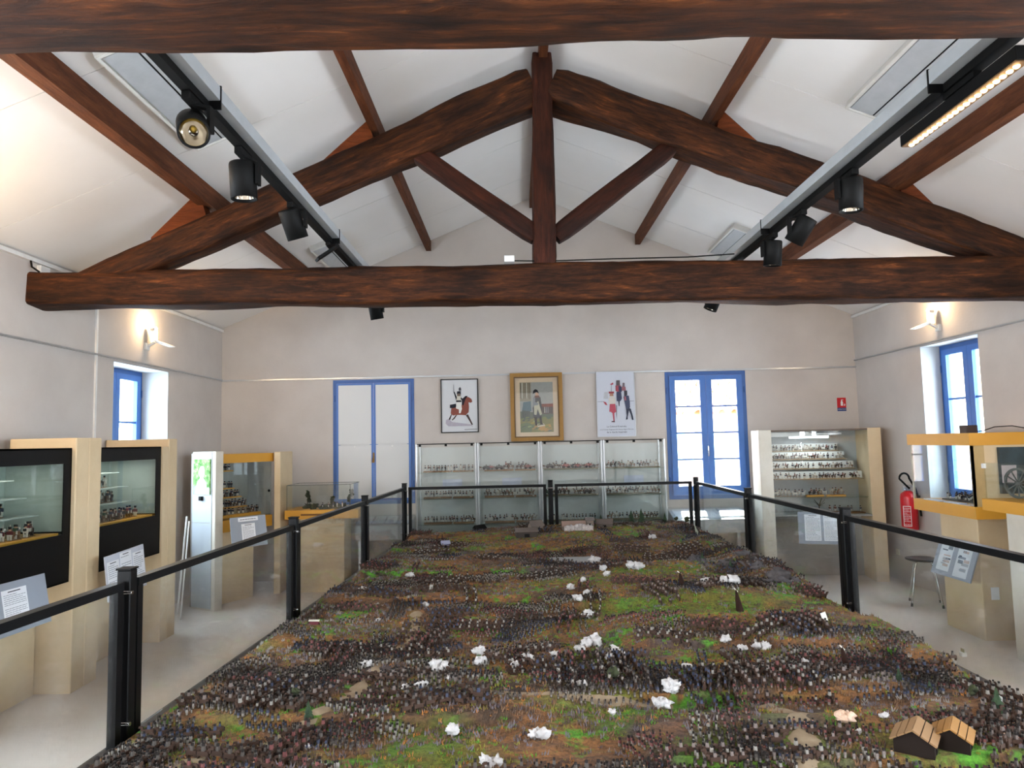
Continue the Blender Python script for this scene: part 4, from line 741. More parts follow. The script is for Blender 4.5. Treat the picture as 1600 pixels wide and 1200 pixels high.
def text(body, F, size, mat, parent, name='caption_text', align='CENTER'):
    c = bpy.data.curves.new(name, 'FONT'); c.body = body; c.size = size; c.align_x = align; c.extrude = .0003; c.resolution_u = 2; c.materials.append(mat)
    q_ = bpy.data.objects.new(name, c); COL.objects.link(q_); me_ = bpy.data.meshes.new_from_object(q_.evaluated_get(bpy.context.evaluated_depsgraph_get())); bpy.data.objects.remove(q_)
    me_.materials.clear(); me_.materials.append(mat); o_ = bpy.data.objects.new(name, me_); COL.objects.link(o_); o_.parent = parent; o_.matrix_basis = WM[parent.name].inverted() @ F; return o_
for k, s_ in enumerate(('Le Colonel Krasinsky', 'et le Premier R\u00e9giment de Chevau-l\u00e9gers Polonais', 'de la Garde Imp\u00e9riale')):
    text(s_, F @ Matrix.Translation((W_*.5, H_*(.145-.043*k), .001)), .030 if k != 1 else .0215, M_ink, t)
# fire extinguisher sign
t = thing('extinguisher_sign', 'small red and blue fire extinguisher sign on the far wall', 'sign', (4.265, YB, 2.015)); F = FW(4.21, YB-.001, 2.015)
build(MB(F).box(0, .115, .045, .175, 0, .004), 'red_panel', M_red, t); build(MB(F).box(0, .115, 0, .045, 0, .004), 'blue_panel', flat('#1d3f7a', .4), t)
build(MB().prism([(.045, .07), (.075, .07), (.075, .12), (.066, .13), (.066, .145), (.082, .142), (.082, .148), (.06, .152), (.05, .145), (.054, .13), (.045, .12)], .001, F @ Matrix.Translation((0, 0, .004))).prism([(.085, .07), (.10, .07), (.103, .085), (.095, .10), (.09, .088)], .001, F @ Matrix.Translation((0, 0, .004))), 'pictogram', M_white, t)
text('EXTINCTEUR', F @ Matrix.Translation((.0575, .018, .004)), .017, M_white, t, 'sign_text')

# ------------------------------------------------------------------ paper sheets and sign boards
def sheet_frame(c):
    a = Vector(c[0]); x = (Vector(c[1])-a); y = (a-Vector(c[3])); X = x.normalized(); Z = x.cross(y).normalized(); Y = Z.cross(X); o_ = Vector(c[3])
    return Matrix(((X.x, Y.x, Z.x, o_.x), (X.y, Y.y, Z.y, o_.y), (X.z, Y.z, Z.z, o_.z), (0, 0, 0, 1))), x.length, y.length
def lines(t, F, x0, x1, y0, y1, n_, name='printed_text', mat=None, seed=0):
    r = random.Random(seed); mb = MB(F); st = (y1-y0)/n_
    for i in range(n_):
        if r.random() < .12: continue
        e = x1 if r.random() < .75 else x0+(x1-x0)*r.uniform(.4, .9); xx = x0
        while xx < e-.004:
            w = min(r.uniform(.012, .03), e-xx); mb.box(xx, xx+w, y1-st*(i+.62), y1-st*(i+.38), .0012, .0016); xx += w+.004
    return build(mb, name, mat or flat('#6a6f7d', .8), t)
def sign_board(c, label, sheets, stand=None, name='sign_board', thick=.012, mat=None, group=None):
    ctr = [sum(p[i] for p in c)/4 for i in range(3)]; t = thing(name, label, 'sign', (ctr[0], ctr[1], min(p[2] for p in c)))
    F, w, h = sheet_frame(c); build(MB(F).box(0, w, 0, h, -thick, 0), 'board', mat or M_board, t)
    for k, (u0, u1, v0, v1, kind) in enumerate(sheets):
        x0, x1, y0, y1 = u0*w, u1*w, v0*h, v1*h; pp = build(MB(F).box(x0, x1, y0, y1, 0, .001), 'paper_sheet', M_paper if kind != 'photo' else flat('#cfd6de', .12), t)
        if kind == 'text': lines(pp, F, x0+.012, x1-.012, y0+.01, y1-.025, 16, seed=k); build(MB(F).box(x0+(x1-x0)*.25, x0+(x1-x0)*.75, y1-.017, y1-.011, .0012, .0016), 'heading', M_ink, pp)
        elif kind == 'label': lines(pp, F, x0+.02, x1-.02, y0+.004, y1-.004, 1, seed=3)
        elif kind == 'photo':
            for q in range(9):
                a_ = x0+(x1-x0)*random.uniform(.08, .6); b_ = y0+(y1-y0)*random.uniform(.05, .8)
                build(MB(F).box(a_, min(x1-.006, a_+random.uniform(.02, .07)), b_, b_+random.uniform(.006, .035), .0012, .0016), 'printed_shape', flat(random.choice(['#7d8794', '#a6abb3', '#5a6270', '#b9a8a4', '#8fa3b5']), .2), pp)
    if stand: build(MB().tube([tuple(F @ Vector((w*.5, h*.7, -thick))), stand], .010, 10), 'wall_arm', M_matte, t)
    return t
sign_board([(-3.02, 4.02, .955), (-2.985, 4.575, .955), (-2.93, 4.56, .66), (-2.965, 4.0, .66)], 'grey board with a printed sheet in front of the nearest left case', [(.35, .70, .14, .86, 'text')], (-3.24, 4.32, .83))
sign_board([(-3.05, 5.37, .93), (-3.05, 5.91, .95), (-3.02, 5.90, .62), (-3.02, 5.35, .60)], 'white three-column text panel in front of the second left case', [(.02, .32, .04, .86, 'text'), (.35, .65, .04, .97, 'text'), (.68, .98, .04, .88, 'text')], (-3.24, 5.66, .84), mat=flat('#c6cbd8', .6))
sign_board([(-2.975, 7.38, .992), (-2.68, 7.58, 1.004), (-2.60, 7.54, .69), (-2.90, 7.34, .69)], 'grey slanted board with label and sheet before the corner cabinet', [(.22, .78, .84, .97, 'label'), (.30, .68, .12, .76, 'text')], (-3.02, 8.14, .84))
sign_board([(3.18, 8.22, .845), (3.665, 8.16, .835), (3.675, 8.12, .49), (3.20, 8.19, .49)], 'grey board with two text sheets before the stepped-shelf cabinet', [(.14, .50, .10, .92, 'text'), (.56, .92, .10, .92, 'text')], (3.50, 8.90, .70))
sign_board([(3.63, 6.24, .835), (3.745, 5.90, .80), (3.655, 5.86, .455), (3.53, 6.20, .53)], 'grey tilted board with two glossy photo sheets beside the stool', [(.10, .42, .12, .86, 'photo'), (.54, .88, .06, .88, 'photo')], (3.83, 6.10, .70), thick=.015)

# ------------------------------------------------------------------ left side: plaster partitions with smoked show cases
def slab_block(x0, x1, y0, y1, z1, mat, lab, name='plaster_partition'):
    return tagit(build(MB().bbox(x0, x1, y0, y1, 0, z1, .006), name, mat, loc=((x0+x1)/2, (y0+y1)/2, 0)), lab, 'partition')
slab_block(-3.69, -3.20, 5.20, 5.357, 1.815, M_beige, 'tall beige plaster partition closing the nearest left case')
slab_block(-3.69, -3.20, 5.363, 5.52, 1.815, M_beige, 'tall beige plaster partition opening the second left case')
slab_block(-3.80, -3.21, 6.62, 6.78, 1.812, M_beige, 'tall beige plaster partition right of the second left case')
def smoked_case(y0, y1, lab, zt=1.742, zb=.785, rows=3, blue=False, gname=''):
    x0, x1 = -3.70, -3.225; t = thing('show_case', lab, 'show case', ((x0+x1)/2, (y0+y1)/2, zb))
    build(MB().box(x0, x1, y0, y1, zt-.012, zt).box(x0, x1, y0, y1, zb, zb+.012).box(x0, x1, y0, y0+.012, zb+.012, zt-.012).box(x0, x1, y1-.012, y1, zb+.012, zt-.012), 'carcass', M_matte, t)
    build(MB().box(x0, x0+.01, y0+.012, y1-.012, zb+.012, zt-.012), 'back_panel', M_greendark, t)
    build(MB().box(x0+.012, x1-.009, y1-.022, y1-.013, 1.145, zt-.02).box(x0+.012, x1-.009, y0+.013, y0+.022, 1.145, zt-.02), 'end_lining', M_greendark, t)
    build(MB().box(x0+.01, x1-.008, y0+.012, y1-.012, zb+.012, 1.125), 'lower_box', M_matte, t)
    build(MB().box(x1-.007, x1, y0, y1, 1.63, zt).box(x1-.007, x1, y1-.085, y1, zb, 1.63).box(x1-.007, x1, y0, y1-.085, zb, 1.13), 'black_border', M_black, t)
    build(MB().box(x1-.006, x1-.002, y0+.012, y1-.085, 1.13, 1.63), 'front_glass', G_dark, t)
    build(MB().box(x0+.012, x1-.02, y0+.014, y1-.10, 1.126, 1.142), 'yellow_floor', M_yellow, t)
    for k in range(rows):
        z = 1.27+k*.125; build(MB().box(x0+.012, x0+.34-.05*k, y0+.014, y1-.14-.06*k, z, z+.007), 'glass_shelf', flat('#aab6b4', .2), t)
    for k in range(rows+1):
        z = 1.142 if k == 0 else 1.27+(k-1)*.125+.007; xx = x1-.10 if k == 0 else x0+.20-.04*(k-1)
        FF = Matrix.Translation((xx, y0, 0)) @ Matrix.Rotation(PI/2, 4, 'Z')
        row(RI+SO, .06, (y1-y0)-.24-.05*k, 0, z, 19 if y1-y0 > 1 else 14, 'small painted toy figure behind smoked glass, '+['floor', 'lowest shelf', 'middle shelf', 'top shelf'][k]+' of the '+gname, 'toy figures on the '+['floor', 'lowest shelf', 'middle shelf', 'top shelf'][k]+' of the '+gname, .95, F=FF)
    lamp('added_case_fill', 'AREA', ((x0+x1)/2, (y0+y1)/2-.05, zt-.13), 4.5, (1, .95, .85), (0, 0, -1), shape='RECTANGLE', size=.3, size_y=(y1-y0)*.7)  # unseen fill lamp added to brighten the inside of the case
    return t
smoked_case(4.0, 5.19, 'black-framed smoked-glass case of toy soldiers nearest on the left wall', gname='nearest left case')
smoked_case(5.53, 6.50, 'black-framed smoked-glass case behind the white text panel on the left', gname='second left case')
t = tagit(build(MB().box(-3.70, -3.21, 6.50, 6.615, 0, 1.74), 'plaster_partition', M_beige, loc=(-3.45, 6.56, 0)), 'low beige plaster jamb beside the second left case', 'partition')
for y0, y1, l_ in ((4.0, 5.19, 'nearest'), (5.53, 6.50, 'second')): tagit(build(MB().bbox(-3.68, -3.45, y0, y1, 0, .784, .01), 'case_plinth', M_beige, loc=(-3.57, (y0+y1)/2, 0)), 'recessed beige plinth under the '+l_+' left case', 'plinth')
# kiosk column; a window reflection is painted into its glossy picture
rk = -.509; FK = Matrix.Translation((-3.575, 7.85, 0)) @ Matrix.Rotation(rk, 4, 'Z'); t = thing('picture_column', 'slim white column with a glossy picture painted with a green reflection, left corner', 'column', (-3.4, 7.8, 0), rk)
build(MB(FK).bbox(.05, .425, 0, .10, 0, 1.68, .005), 'column_body', M_beige2, t)
build(MB(FK).box(.055, .37, -.006, .0, .92, 1.675).box(.055, .37, -.006, 0, .02, .915), 'white_facing', flat('#b9c2ca', .6, var=.02), t)
build(MB(FK).box(-.03, .05, .04, .10, 0, 1.66), 'side_batten', flat('#8f8c88', .7), t)
pc = build(MB(FK).box(.085, .355, -.020, -.006, 1.22, 1.60), 'picture', mottled('foliage_reflection', '#2f5f2c', '#a9cf8c', 26, .85, 0, 5, '#66964f'), t)
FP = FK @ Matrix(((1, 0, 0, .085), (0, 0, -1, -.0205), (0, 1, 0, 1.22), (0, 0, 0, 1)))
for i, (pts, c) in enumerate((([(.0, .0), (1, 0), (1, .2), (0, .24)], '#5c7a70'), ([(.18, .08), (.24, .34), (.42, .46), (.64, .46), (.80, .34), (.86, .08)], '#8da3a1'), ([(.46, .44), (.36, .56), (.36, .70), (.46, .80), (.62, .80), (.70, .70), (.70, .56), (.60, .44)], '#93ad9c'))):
    mb = MB(); mb.prism([(x*.27, y*.38) for x, y in pts], .0008, FP @ Matrix.Translation((0, 0, .0006*i))); build(mb, 'printed_shape', flat(c, .15), pc)  # pale shapes belong to the painted reflection
build(MB(FK).box(.195, .235, -.035, -.006, 1.155, 1.20), 'clip_box', M_matte, t)
# thin white easel leg between partition and column
t = thing('folded_easel', 'thin white metal easel leaning between the partition and the column', 'easel', (-3.45, 7.3, 0))
build(MB().tube([(-3.40, 7.30, .006), (-3.47, 7.62, .95)], .008, 8), 'leg', M_white, t); build(MB().tube([(-3.55, 7.55, .006), (-3.50, 7.63, 1.0)], .010, 8), 'leg', M_white, t); build(MB().tube([(-3.535, 7.58, .55), (-3.43, 7.46, .55)], .006, 8), 'cross_bar', M_white, t)
# corner cabinet with yellow bands
dv = Vector((.452, .892, 0)); rzD = math.atan2(dv.y, dv.x); FD = Matrix.Translation((-3.235, 7.90, 0)) @ Matrix.Rotation(rzD, 4, 'Z'); LD = .73
t = thing('corner_cabinet', 'glazed cabinet with yellow bands and stepped yellow shelves in the left corner', 'show case', (-3.2, 8.3, 0), rzD)
build(MB(FD).box(0, LD, 0, .42, .785, .915), 'lower_band', M_yellow, t); build(MB(FD).box(0, LD+.01, -.01, .42, 1.545, 1.645), 'upper_band', M_yellow, t)
build(MB(FD).box(0, LD, .405, .42, .915, 1.545), 'back_panel', flat('#8e918c', .6), t); build(MB(FD).box(LD-.012, LD, .02, .405, .915, 1.545), 'end_panel', flat('#9a9c98', .6), t)
build(MB(FD).box(.0, LD, .0, .005, .915, 1.545), 'front_glass', G_case, t); build(MB(FD).box(.06, .5, .06, .36, 0, .785), 'pedestal', M_beige, t)
build(MB(FD).tube([(LD-.06, -.004, 1.2), (LD-.06, -.01, 1.2)], .016, 14), 'lock', M_black, t)
for k, (z, e) in enumerate(((.93, LD-.10), (1.03, LD-.25), (1.14, LD-.28), (1.24, LD-.33), (1.44, LD-.30))):
    y_ = .08+.06*k; build(MB(FD).box(.01, e, y_, y_+.07, z, z+.012 if k else z+.03), 'yellow_shelf', M_yellow, t)
    row(SO[:2]+SO[4:]+RI[:1], .02, e-.01, y_+.035, z+(.012 if k else .03), 9, 'small dark toy figure on yellow step '+['one', 'two', 'three', 'four', 'five'][k]+' from the bottom of the corner cabinet', 'toy figures on step '+str(k+1)+' of the corner cabinet', .80, F=FD, jit=.01)
slab_block(-2.865, -2.79, 8.49, 8.95, 1.655, M_beige, 'narrow beige plaster partition beside the corner cabinet')
# diorama case on plaster pedestal
t = thing('diorama_case', 'glass case with a small wooded diorama on a yellow tray and beige pedestal', 'show case', (-2.3, 8.7, 0))
build(MB().bbox(-2.56, -2.04, 8.52, 8.88, 0, .865, .006), 'pedestal', M_beige, t); build(MB().bbox(-2.71, -1.845, 8.40, 8.93, .865, .968, .003), 'yellow_tray', M_yellow, t); build(MB().box(-2.52, -2.2, 8.396, 8.401, .905, .925), 'tray_slot', flat('#6a4312', .7), t)
ex0, ex1, ey0, ey1 = -2.69, -1.945, 8.42, 8.91
for q in (MB().box(ex0, ex1, ey0, ey0+.004, .968, 1.258), MB().box(ex0, ex1, ey1-.004, ey1, .968, 1.258), MB().box(ex0, ex0+.004, ey0+.004, ey1-.004, .968, 1.258), MB().box(ex1-.004, ex1, ey0+.004, ey1-.004, .968, 1.258)): build(q, 'glass_side', G_case, t)
build(MB().box(ex0, ex1, ey0, ey1, 1.254, 1.258), 'glass_top', G_case, t)
build(MB().bar((ex0, ey0, 1.258), (ex1, ey0, 1.258), .005, .005).bar((ex0, ey1, 1.258), (ex1, ey1, 1.258), .005, .005).bar((ex0, ey0, 1.258), (ex0, ey1, 1.258), .005, .005).bar((ex1, ey0, 1.258), (ex1, ey1, 1.258), .005, .005).bar((ex0, ey0, .968), (ex0, ey0, 1.258), .005, .005).bar((ex1, ey0, .968), (ex1, ey0, 1.258), .005, .005), 'edge_strip', M_bluedark if False else flat('#3b4a48', .4), t)
mb = MB()
for k in range(26): mb.blob((random.uniform(ex0+.14, ex1-.1), random.uniform(ey0+.08, ey1-.08), .975), random.uniform(.025, .055), 8, 5, .6, k+200, .7)
tagit(build(mb, 'scenic_ground', mottled('scenic_green', '#2a2c20', '#55573c', 25, .95), loc=(-2.3, 8.66, .968)), 'rough dark green scenic ground inside the left diorama case', 'scenery', kind='stuff')
for x, y, h, l_ in ((-2.50, 8.6, .20, 'leftmost'), (-2.20, 8.62, .13, 'middle'), (-1.99, 8.60, .21, 'rightmost')):
    tt = thing('model_tree', 'small green model tree, '+l_+' in the left diorama case', 'model tree', (x, y, .97)); mb = MB()
    for k in range(5): mb.blob((x+random.uniform(-.02, .02), y+random.uniform(-.02, .02), .97+h*(.45+.12*k)), .022, 8, 5, .7, k+int(-x*50))
    build(mb, 'foliage', M_bush, tt); build(MB().tube([(x, y, .97), (x, y, .97+h*.6)], .005, 6), 'trunk', M_trunk, tt)
row(SO[:4], -2.3, -2.05, 8.5, .99, 5, 'small toy figure among the scenery of the left diorama case', 'toy figures in the left diorama case', .6)
# desk cases under the two tall windows
def desk_case(x0, x1, lab, zf, zb_, papers):
    y0, y1 = 8.78, 9.20; t = thing('desk_case', lab, 'desk case', ((x0+x1)/2, 9.0, 0))
    mb = MB(); mb.add([(x, y, z) for x in (x0, x1) for y, z in ((y0, .55), (y0, zf-.008), (y1, zb_-.008), (y1, .55))], [(0, 1, 2, 3), (7, 6, 5, 4), (0, 4, 5, 1), (1, 5, 6, 2), (2, 6, 7, 3), (3, 7, 4, 0)]); build(mb, 'desk_body', flat('#a5a9ab', .5), t)
    mb = MB(); mb.add([(x, y, z+dz) for dz in (0, .006) for x in (x0-.01, x1+.01) for y, z in ((y0-.01, zf), (y1, zb_))], [(0, 2, 3, 1), (4, 5, 7, 6), (0, 4, 6, 2), (1, 3, 7, 5), (0, 1, 5, 4), (2, 6, 7, 3)]); build(mb, 'glass_top', G_case, t)
    for x in (x0+.05, x1-.05):
        for y in (y0+.05, y1-.05): build(MB().bbox(x-.02, x+.02, y-.02, y+.02, 0, .55, .003), 'leg', M_alu, t)
    n_ = papers; w = (x1-x0-.06)/n_; sl_ = (zb_-zf)/(y1-y0)
    for k in range(n_):
        a_, b_ = x0+.03+w*k+.012, x0+.03+w*(k+1)-.012; ya_, yb_ = y0+.05, y1-.06
        mb = MB(); mb.add([(x, y, zf-.008+(y-y0)*sl_+dz) for dz in (.001, .003) for y in (ya_, yb_) for x in (a_, b_)], [(0, 2, 3, 1), (4, 5, 7, 6), (0, 1, 5, 4), (2, 6, 7, 3), (0, 4, 6, 2), (1, 3, 7, 5)])
        tagit(build(mb, 'document_sheet', M_paper, loc=((a_+b_)/2, 9.0, zf)), 'white document under the desk glass, '+['leftmost', 'second from left', 'third from left', 'rightmost'][k if k < n_-1 else 3]+', '+lab.split(',')[1].strip(), 'document')
desk_case(-1.97, -1.29, 'low sloping glass-topped desk case, under the panelled blue door', .742, .82, 4)
desk_case(1.93, 2.86, 'low sloping glass-topped desk case, under the sunlit blue window', .722, .83, 3)

# ------------------------------------------------------------------ right side: tall stepped cabinet
rF = math.radians(-8.3); FF = Matrix.Translation((2.94, 8.60, 0)) @ Matrix.Rotation(rF, 4, 'Z')
t = thing('stepped_cabinet', 'large pale cabinet with glass front and stepped rows of toy soldiers', 'show case', (3.6, 8.75, 0), rF)
build(MB(FF).bbox(0, .146, 0, .5, 0, 1.785, .006), 'side_pillar', M_beige2, t); build(MB(FF).bbox(1.235, 1.385, 0, .48, 0, 1.785, .006), 'side_pillar', M_beige, t)
build(MB(FF).box(.146, 1.235, .44, .46, 0, 1.77), 'back_panel', flat('#a9aeb0', .6), t); build(MB(FF).box(.146, 1.235, .0, .44, .755, .775), 'case_floor', flat('#8d8e8c', .5), t); build(MB(FF).box(.146, 1.235, .0, .44, 1.76, 1.78), 'case_top', flat('#5d4f44', .6), t)
build(MB(FF).box(.148, 1.233, .006, .011, .776, 1.758), 'front_glass', G_case, t); build(MB(FF).box(.146, 1.235, .40, .42, .0, .755), 'recess_panel', flat('#a59f97', .7), t)
fx = build(MB(FF).box(.16, .60, .10, .15, 1.70, 1.75).box(.60, .98, .12, .14, 1.715, 1.735), 'light_fitting', M_white, t)
build(MB(FF).tube([(.38, .125, 1.69), (.83, .125, 1.69)], .014, 12), 'fluorescent_tube', flat('#f2fbff', .3, emit='#eef8ff', es=5), fx)
lamp('case_tube_light', 'AREA', tuple(FF @ Vector((.6, .12, 1.67))), 2.2, (.9, .96, 1), (0, .1, -1), shape='RECTANGLE', size=.5, size_y=.04)
for k, (z, e) in enumerate(((1.180, 1.20), (1.300, 1.13), (1.412, 1.05), (1.512, 1.0))):
    y_ = .10+.07*k; build(MB(FF).box(.15, e, y_, y_+.075, z, z+.012), 'step', flat('#8a7a62', .7), t); build(MB(FF).box(.15, e, y_+.070, y_+.074, z+.012, z+.095), 'step_riser', flat('#dcdfdc', .12, var=.02), t)
    row(RI+SO[:2]+SO[4:], .17, e-.02, y_+.035, z+.012, 18, 'small dark toy soldier on step '+['one', 'two', 'three', 'four'][k]+' from the bottom of the stepped cabinet', 'toy soldiers on step '+str(k+1)+' of the stepped cabinet', .68, F=FF, jit=.008)
gs = build(MB(FF).box(.15, 1.21, .03, .40, .972, .98), 'glass_shelf', bpy.data.materials['shelf_glass'], t)
for a_, b_, l_ in ((.55, .75, 'middle'), (.78, 1.0, 'right')): base_strip(a_, b_, .18, .98, .08, M_yellow, 'yellow display base at the '+l_+' of the stepped cabinet glass shelf', F=FF)
for a_, b_, n_ in ((.17, .38, 5), (.40, .54, 3)): row(RI[3:], a_, b_, .18, .98, n_, 'white toy horseman on the glass shelf of the stepped cabinet', 'white horsemen on the stepped cabinet glass shelf', .8, F=FF)
row(RI, .56, 1.0, .18, .992, 7, 'brown toy horseman on a yellow base in the stepped cabinet', 'horsemen on the yellow bases of the stepped cabinet', .8, F=FF)
base_strip(.75, 1.2, .2, .776, .18, flat('#7a5630', .9), 'brown scenic base on the floor of the stepped cabinet', F=FF)
row(SO[:3], .8, 1.18, .2, .788, 6, 'toy soldier on the brown base at the floor of the stepped cabinet', 'toy soldiers on the stepped cabinet floor', .8, F=FF)
p = FF @ Vector((.70, .2, .776)); tt = thing('model_palm', 'small spiky green model plant on the stepped cabinet floor', 'model plant', tuple(p)); build(MB().tube([p, p+Vector((0, 0, .09))], .006, 6), 'stem', M_trunk, tt)
mb = MB()
for k in range(9): a_ = k*.7; mb.bar(p+Vector((0, 0, .08)), p+Vector((math.cos(a_)*.07, math.sin(a_)*.07, .08+.05*math.sin(k*1.7)+.04)), .012, .003)
build(mb, 'leaf_spikes', M_bush, tt)
# fire extinguisher
ex, ey = 4.365, 8.0; t = thing('fire_extinguisher', 'red fire extinguisher with black hose hung on the right wall', 'fire extinguisher', (ex, ey, .64)); TE = Matrix.Translation((ex, ey, .64))
build(MB().lathe([(.0, 0), (.075, .0), (.086, .02), (.086, .36), (.078, .40), (.045, .425), (.025, .435)], 24, TE), 'cylinder', M_red, t)
build(MB().lathe([(.026, .43), (.026, .46), (.018, .475)], 14, TE).bar((ex-.07, ey-.02, .64+.475), (ex+.05, ey, .64+.475), .02, .014).bar((ex-.06, ey-.02, .64+.50), (ex+.05, ey, .64+.49), .02, .010).tube([(ex-.05, ey-.02, 1.09), (ex-.075, ey-.03, 1.09)], .016, 10), 'valve', M_galv, t)
build(MB().tube([(ex+.0, ey-.03, 1.10)]+[(ex-.095+.075*math.cos(a_), ey-.05-.01*math.sin(a_), 1.20+.075*math.sin(a_)*1.2) for a_ in np.linspace(0, PI, 9)][::-1][:0]+[(ex-.055+.055*math.cos(a_), ey-.04, 1.21+.06*math.sin(a_)) for a_ in np.linspace(PI, .0, 9)]+[(ex+.05, ey-.06, 1.10), (ex+.075, ey-.08, .95), (ex+.078, ey-.09, .80)], .011, 10), 'hose', M_matte, t)
FE = Matrix(((0, 0, -1, ex-.088), (-1, 0, 0, ey+.04), (0, 1, 0, .68), (0, 0, 0, 1))) ; FE = Matrix.Translation((ex, ey, .68)) @ Matrix.Rotation(-.75, 4, 'Z') @ Matrix(((1, 0, 0, -.04), (0, 0, -1, -.0875), (0, 1, 0, 0), (0, 0, 0, 1)))
build(MB(FE).box(0, .08, .01, .016, -.002, .001).box(0, .08, .224, .23, -.002, .001).box(0, .005, .016, .224, -.002, .001).box(.075, .08, .016, .224, -.002, .001), 'label_border', M_white, t); lines(t, FE, .008, .072, .02, .215, 11, 'label_text', M_white, 4)
build(MB().box(ex+.0, XR, ey-.03, ey+.03, .98, 1.02), 'wall_bracket', M_black, t)
tagit(build(MB().bbox(XR-.012, XR, 8.47, 8.54, .29, .36, .003), 'wall_socket', flat('#d8d0b8', .5), loc=(XR, 8.5, .29)), 'small cream wall socket under the fire extinguisher', 'socket')
# stool
t = thing('round_stool', 'round black-seated stool with thin chrome legs by the right wall', 'stool', (4.08, 7.28, 0))
build(MB().lathe([(0, .435), (.15, .437), (.165, .445), (.165, .455), (.12, .458), (0, .452)], 28, Matrix.Translation((4.08, 7.28, 0))), 'seat', flat('#1c1a1c', .3), t)
for a_ in (200, 110, 20, 290):
    c_, s_ = math.cos(math.radians(a_)), math.sin(math.radians(a_)); lg = build(MB().tube([(4.08+c_*.09, 7.28+s_*.09, .437), (4.08+c_*.12, 7.28+s_*.12, .36), (4.08+c_*.19, 7.28+s_*.19, .012)], .009, 10), 'leg', M_chrome, t)
    build(MB().tube([(4.08+c_*.188, 7.28+s_*.188, .03), (4.08+c_*.192, 7.28+s_*.192, 0)], .011, 10), 'rubber_foot', M_matte, lg)
# yellow cased vitrine on a pedestal
t = thing('yellow_vitrine', 'glass vitrine with yellow top and bottom bands on a beige pedestal', 'show case', (4.0, 6.2, 0)); gx0, gx1, gy0, gy1 = 3.68, 4.44, 5.77, 6.66
build(MB().bbox(3.83, 4.30, 6.0, 6.52, 0, 1.012, .006), 'pedestal', M_beige, t); build(MB().box(gx0, gx1, gy0, gy1, 1.012, 1.112), 'lower_band', M_yellow, t); build(MB().box(gx0-.02, gx1, gy0-.01, gy1+.01, 1.603, 1.703), 'upper_band', M_yellow, t)
build(MB().box(gx0+.10, gx1, gy0, gy0+.02, 1.112, 1.603), 'side_panel', M_beige, t); build(MB().box(gx0, gx0+.10, gy0, gy0+.02, 1.112, 1.603), 'side_panel', flat('#b49a6a', .6), t)
for y in (gy0, gy1-.016): build(MB().box(gx0, gx0+.016, y, y+.016, 1.112, 1.603), 'corner_strip', flat('#cfc9b6', .5), t)
build(MB().box(gx0+.002, gx0+.007, gy0+.016, gy1-.016, 1.114, 1.602), 'front_glass', G_case, t); build(MB().box(gx0, gx1, gy1-.012, gy1-.006, 1.112, 1.603), 'end_glass', G_case, t); build(MB().box(gx1-.012, gx1-.006, gy0+.02, gy1-.012, 1.112, 1.603), 'back_mirror', flat('#c9ced2', .04, 1, var=0), t)
for z in (1.24, 1.37): build(MB().box(gx1-.25, gx1-.014, gy0+.025, gy1-.3, z, z+.006), 'glass_shelf', bpy.data.materials['shelf_glass'], t)
FG = Matrix.Translation((gx0+.18, gy0, 0)) @ Matrix.Rotation(PI/2, 4, 'Z')
base_strip(.10, .72, -.08, 1.112, .2, flat('#4c443c', .9), 'dark scenic base inside the yellow-banded vitrine', F=FG)
for k in range(3): row(SO+RI[:2], .12, .70, -.02-.07*k, 1.124, 12, 'tiny toy soldier in the battle scene inside the yellow-banded vitrine', 'toy soldiers in the yellow-banded vitrine', .55, F=FG, jit=.01)
row(RI, .05, .5, -.42, 1.246, 6, 'toy horseman on the low glass shelf at the back of the yellow-banded vitrine', 'horsemen on the low back shelf of the yellow vitrine', .8, F=FG); row(RI, .05, .5, -.42, 1.376, 6, 'toy horseman on the high glass shelf at the back of the yellow-banded vitrine', 'horsemen on the high back shelf of the yellow vitrine', .8, F=FG)
for k in range(2): tagit(build(MB().box(gx0+.02, gx0+.07, gy0+.22+.3*k, gy0+.46+.3*k, 1.112, 1.120), 'caption_strip', M_paper, loc=(gx0+.04, gy0+.35+.3*k, 1.112)), 'white caption strip behind the vitrine glass, '+('nearer one' if k == 0 else 'farther one'), 'caption card')
tagit(build(MB().bbox(3.86, 3.96, 6.10, 6.20, 1.703, 1.77, .004), 'transformer_box', flat('#3a2f2b', .6), loc=(3.9, 6.15, 1.703)), 'small dark box on top of the yellow-banded vitrine', 'box')
tagit(build(MB().tube([(3.96, 6.15, 1.712), (3.97, 6.05, 1.72), (4.0, 5.95, 1.75), (4.1, 5.88, 1.755), (4.25, 5.84, 1.72), (4.4, 5.82, 1.708)], .004, 6), 'black_cable', M_matte, loc=(4.1, 5.9, 1.71)), 'black cable arching over the yellow-banded vitrine', 'cable')
# dark picture behind the wheel, and the nearer vitrine
tagit(build(MB().box(3.88, 4.44, 5.735, 5.765, 1.215, 1.585).box(3.80, 3.80, 5.7, 5.7, 1.2, 1.2), 'dark_picture', mottled('night_scene', '#18242a', '#3c4e54', 5, .35, .1, 20), loc=(4.16, 5.75, 1.215)), 'dark blue-green picture leaning behind the cannon wheel', 'picture')
t = thing('low_vitrine', 'low glass vitrine on a yellow tray and white pillar at the right edge', 'show case', (3.9, 5.0, 0))
build(MB().bbox(3.745, 4.25, 4.55, 5.52, 0, 1.128, .008), 'pillar', M_beige2, t); build(MB().bbox(3.50, 4.44, 4.30, 5.41, 1.128, 1.213, .003), 'yellow_tray', M_yellow, t)
for q in (MB().box(3.52, 3.525, 4.32, 5.39, 1.213, 1.478), MB().box(3.525, 4.42, 5.385, 5.39, 1.213, 1.478), MB().box(3.525, 4.42, 4.32, 4.325, 1.213, 1.478)): build(q, 'glass_side', G_case, t)
build(MB().box(3.52, 4.42, 4.32, 5.39, 1.478, 1.482), 'glass_top', G_case, t)
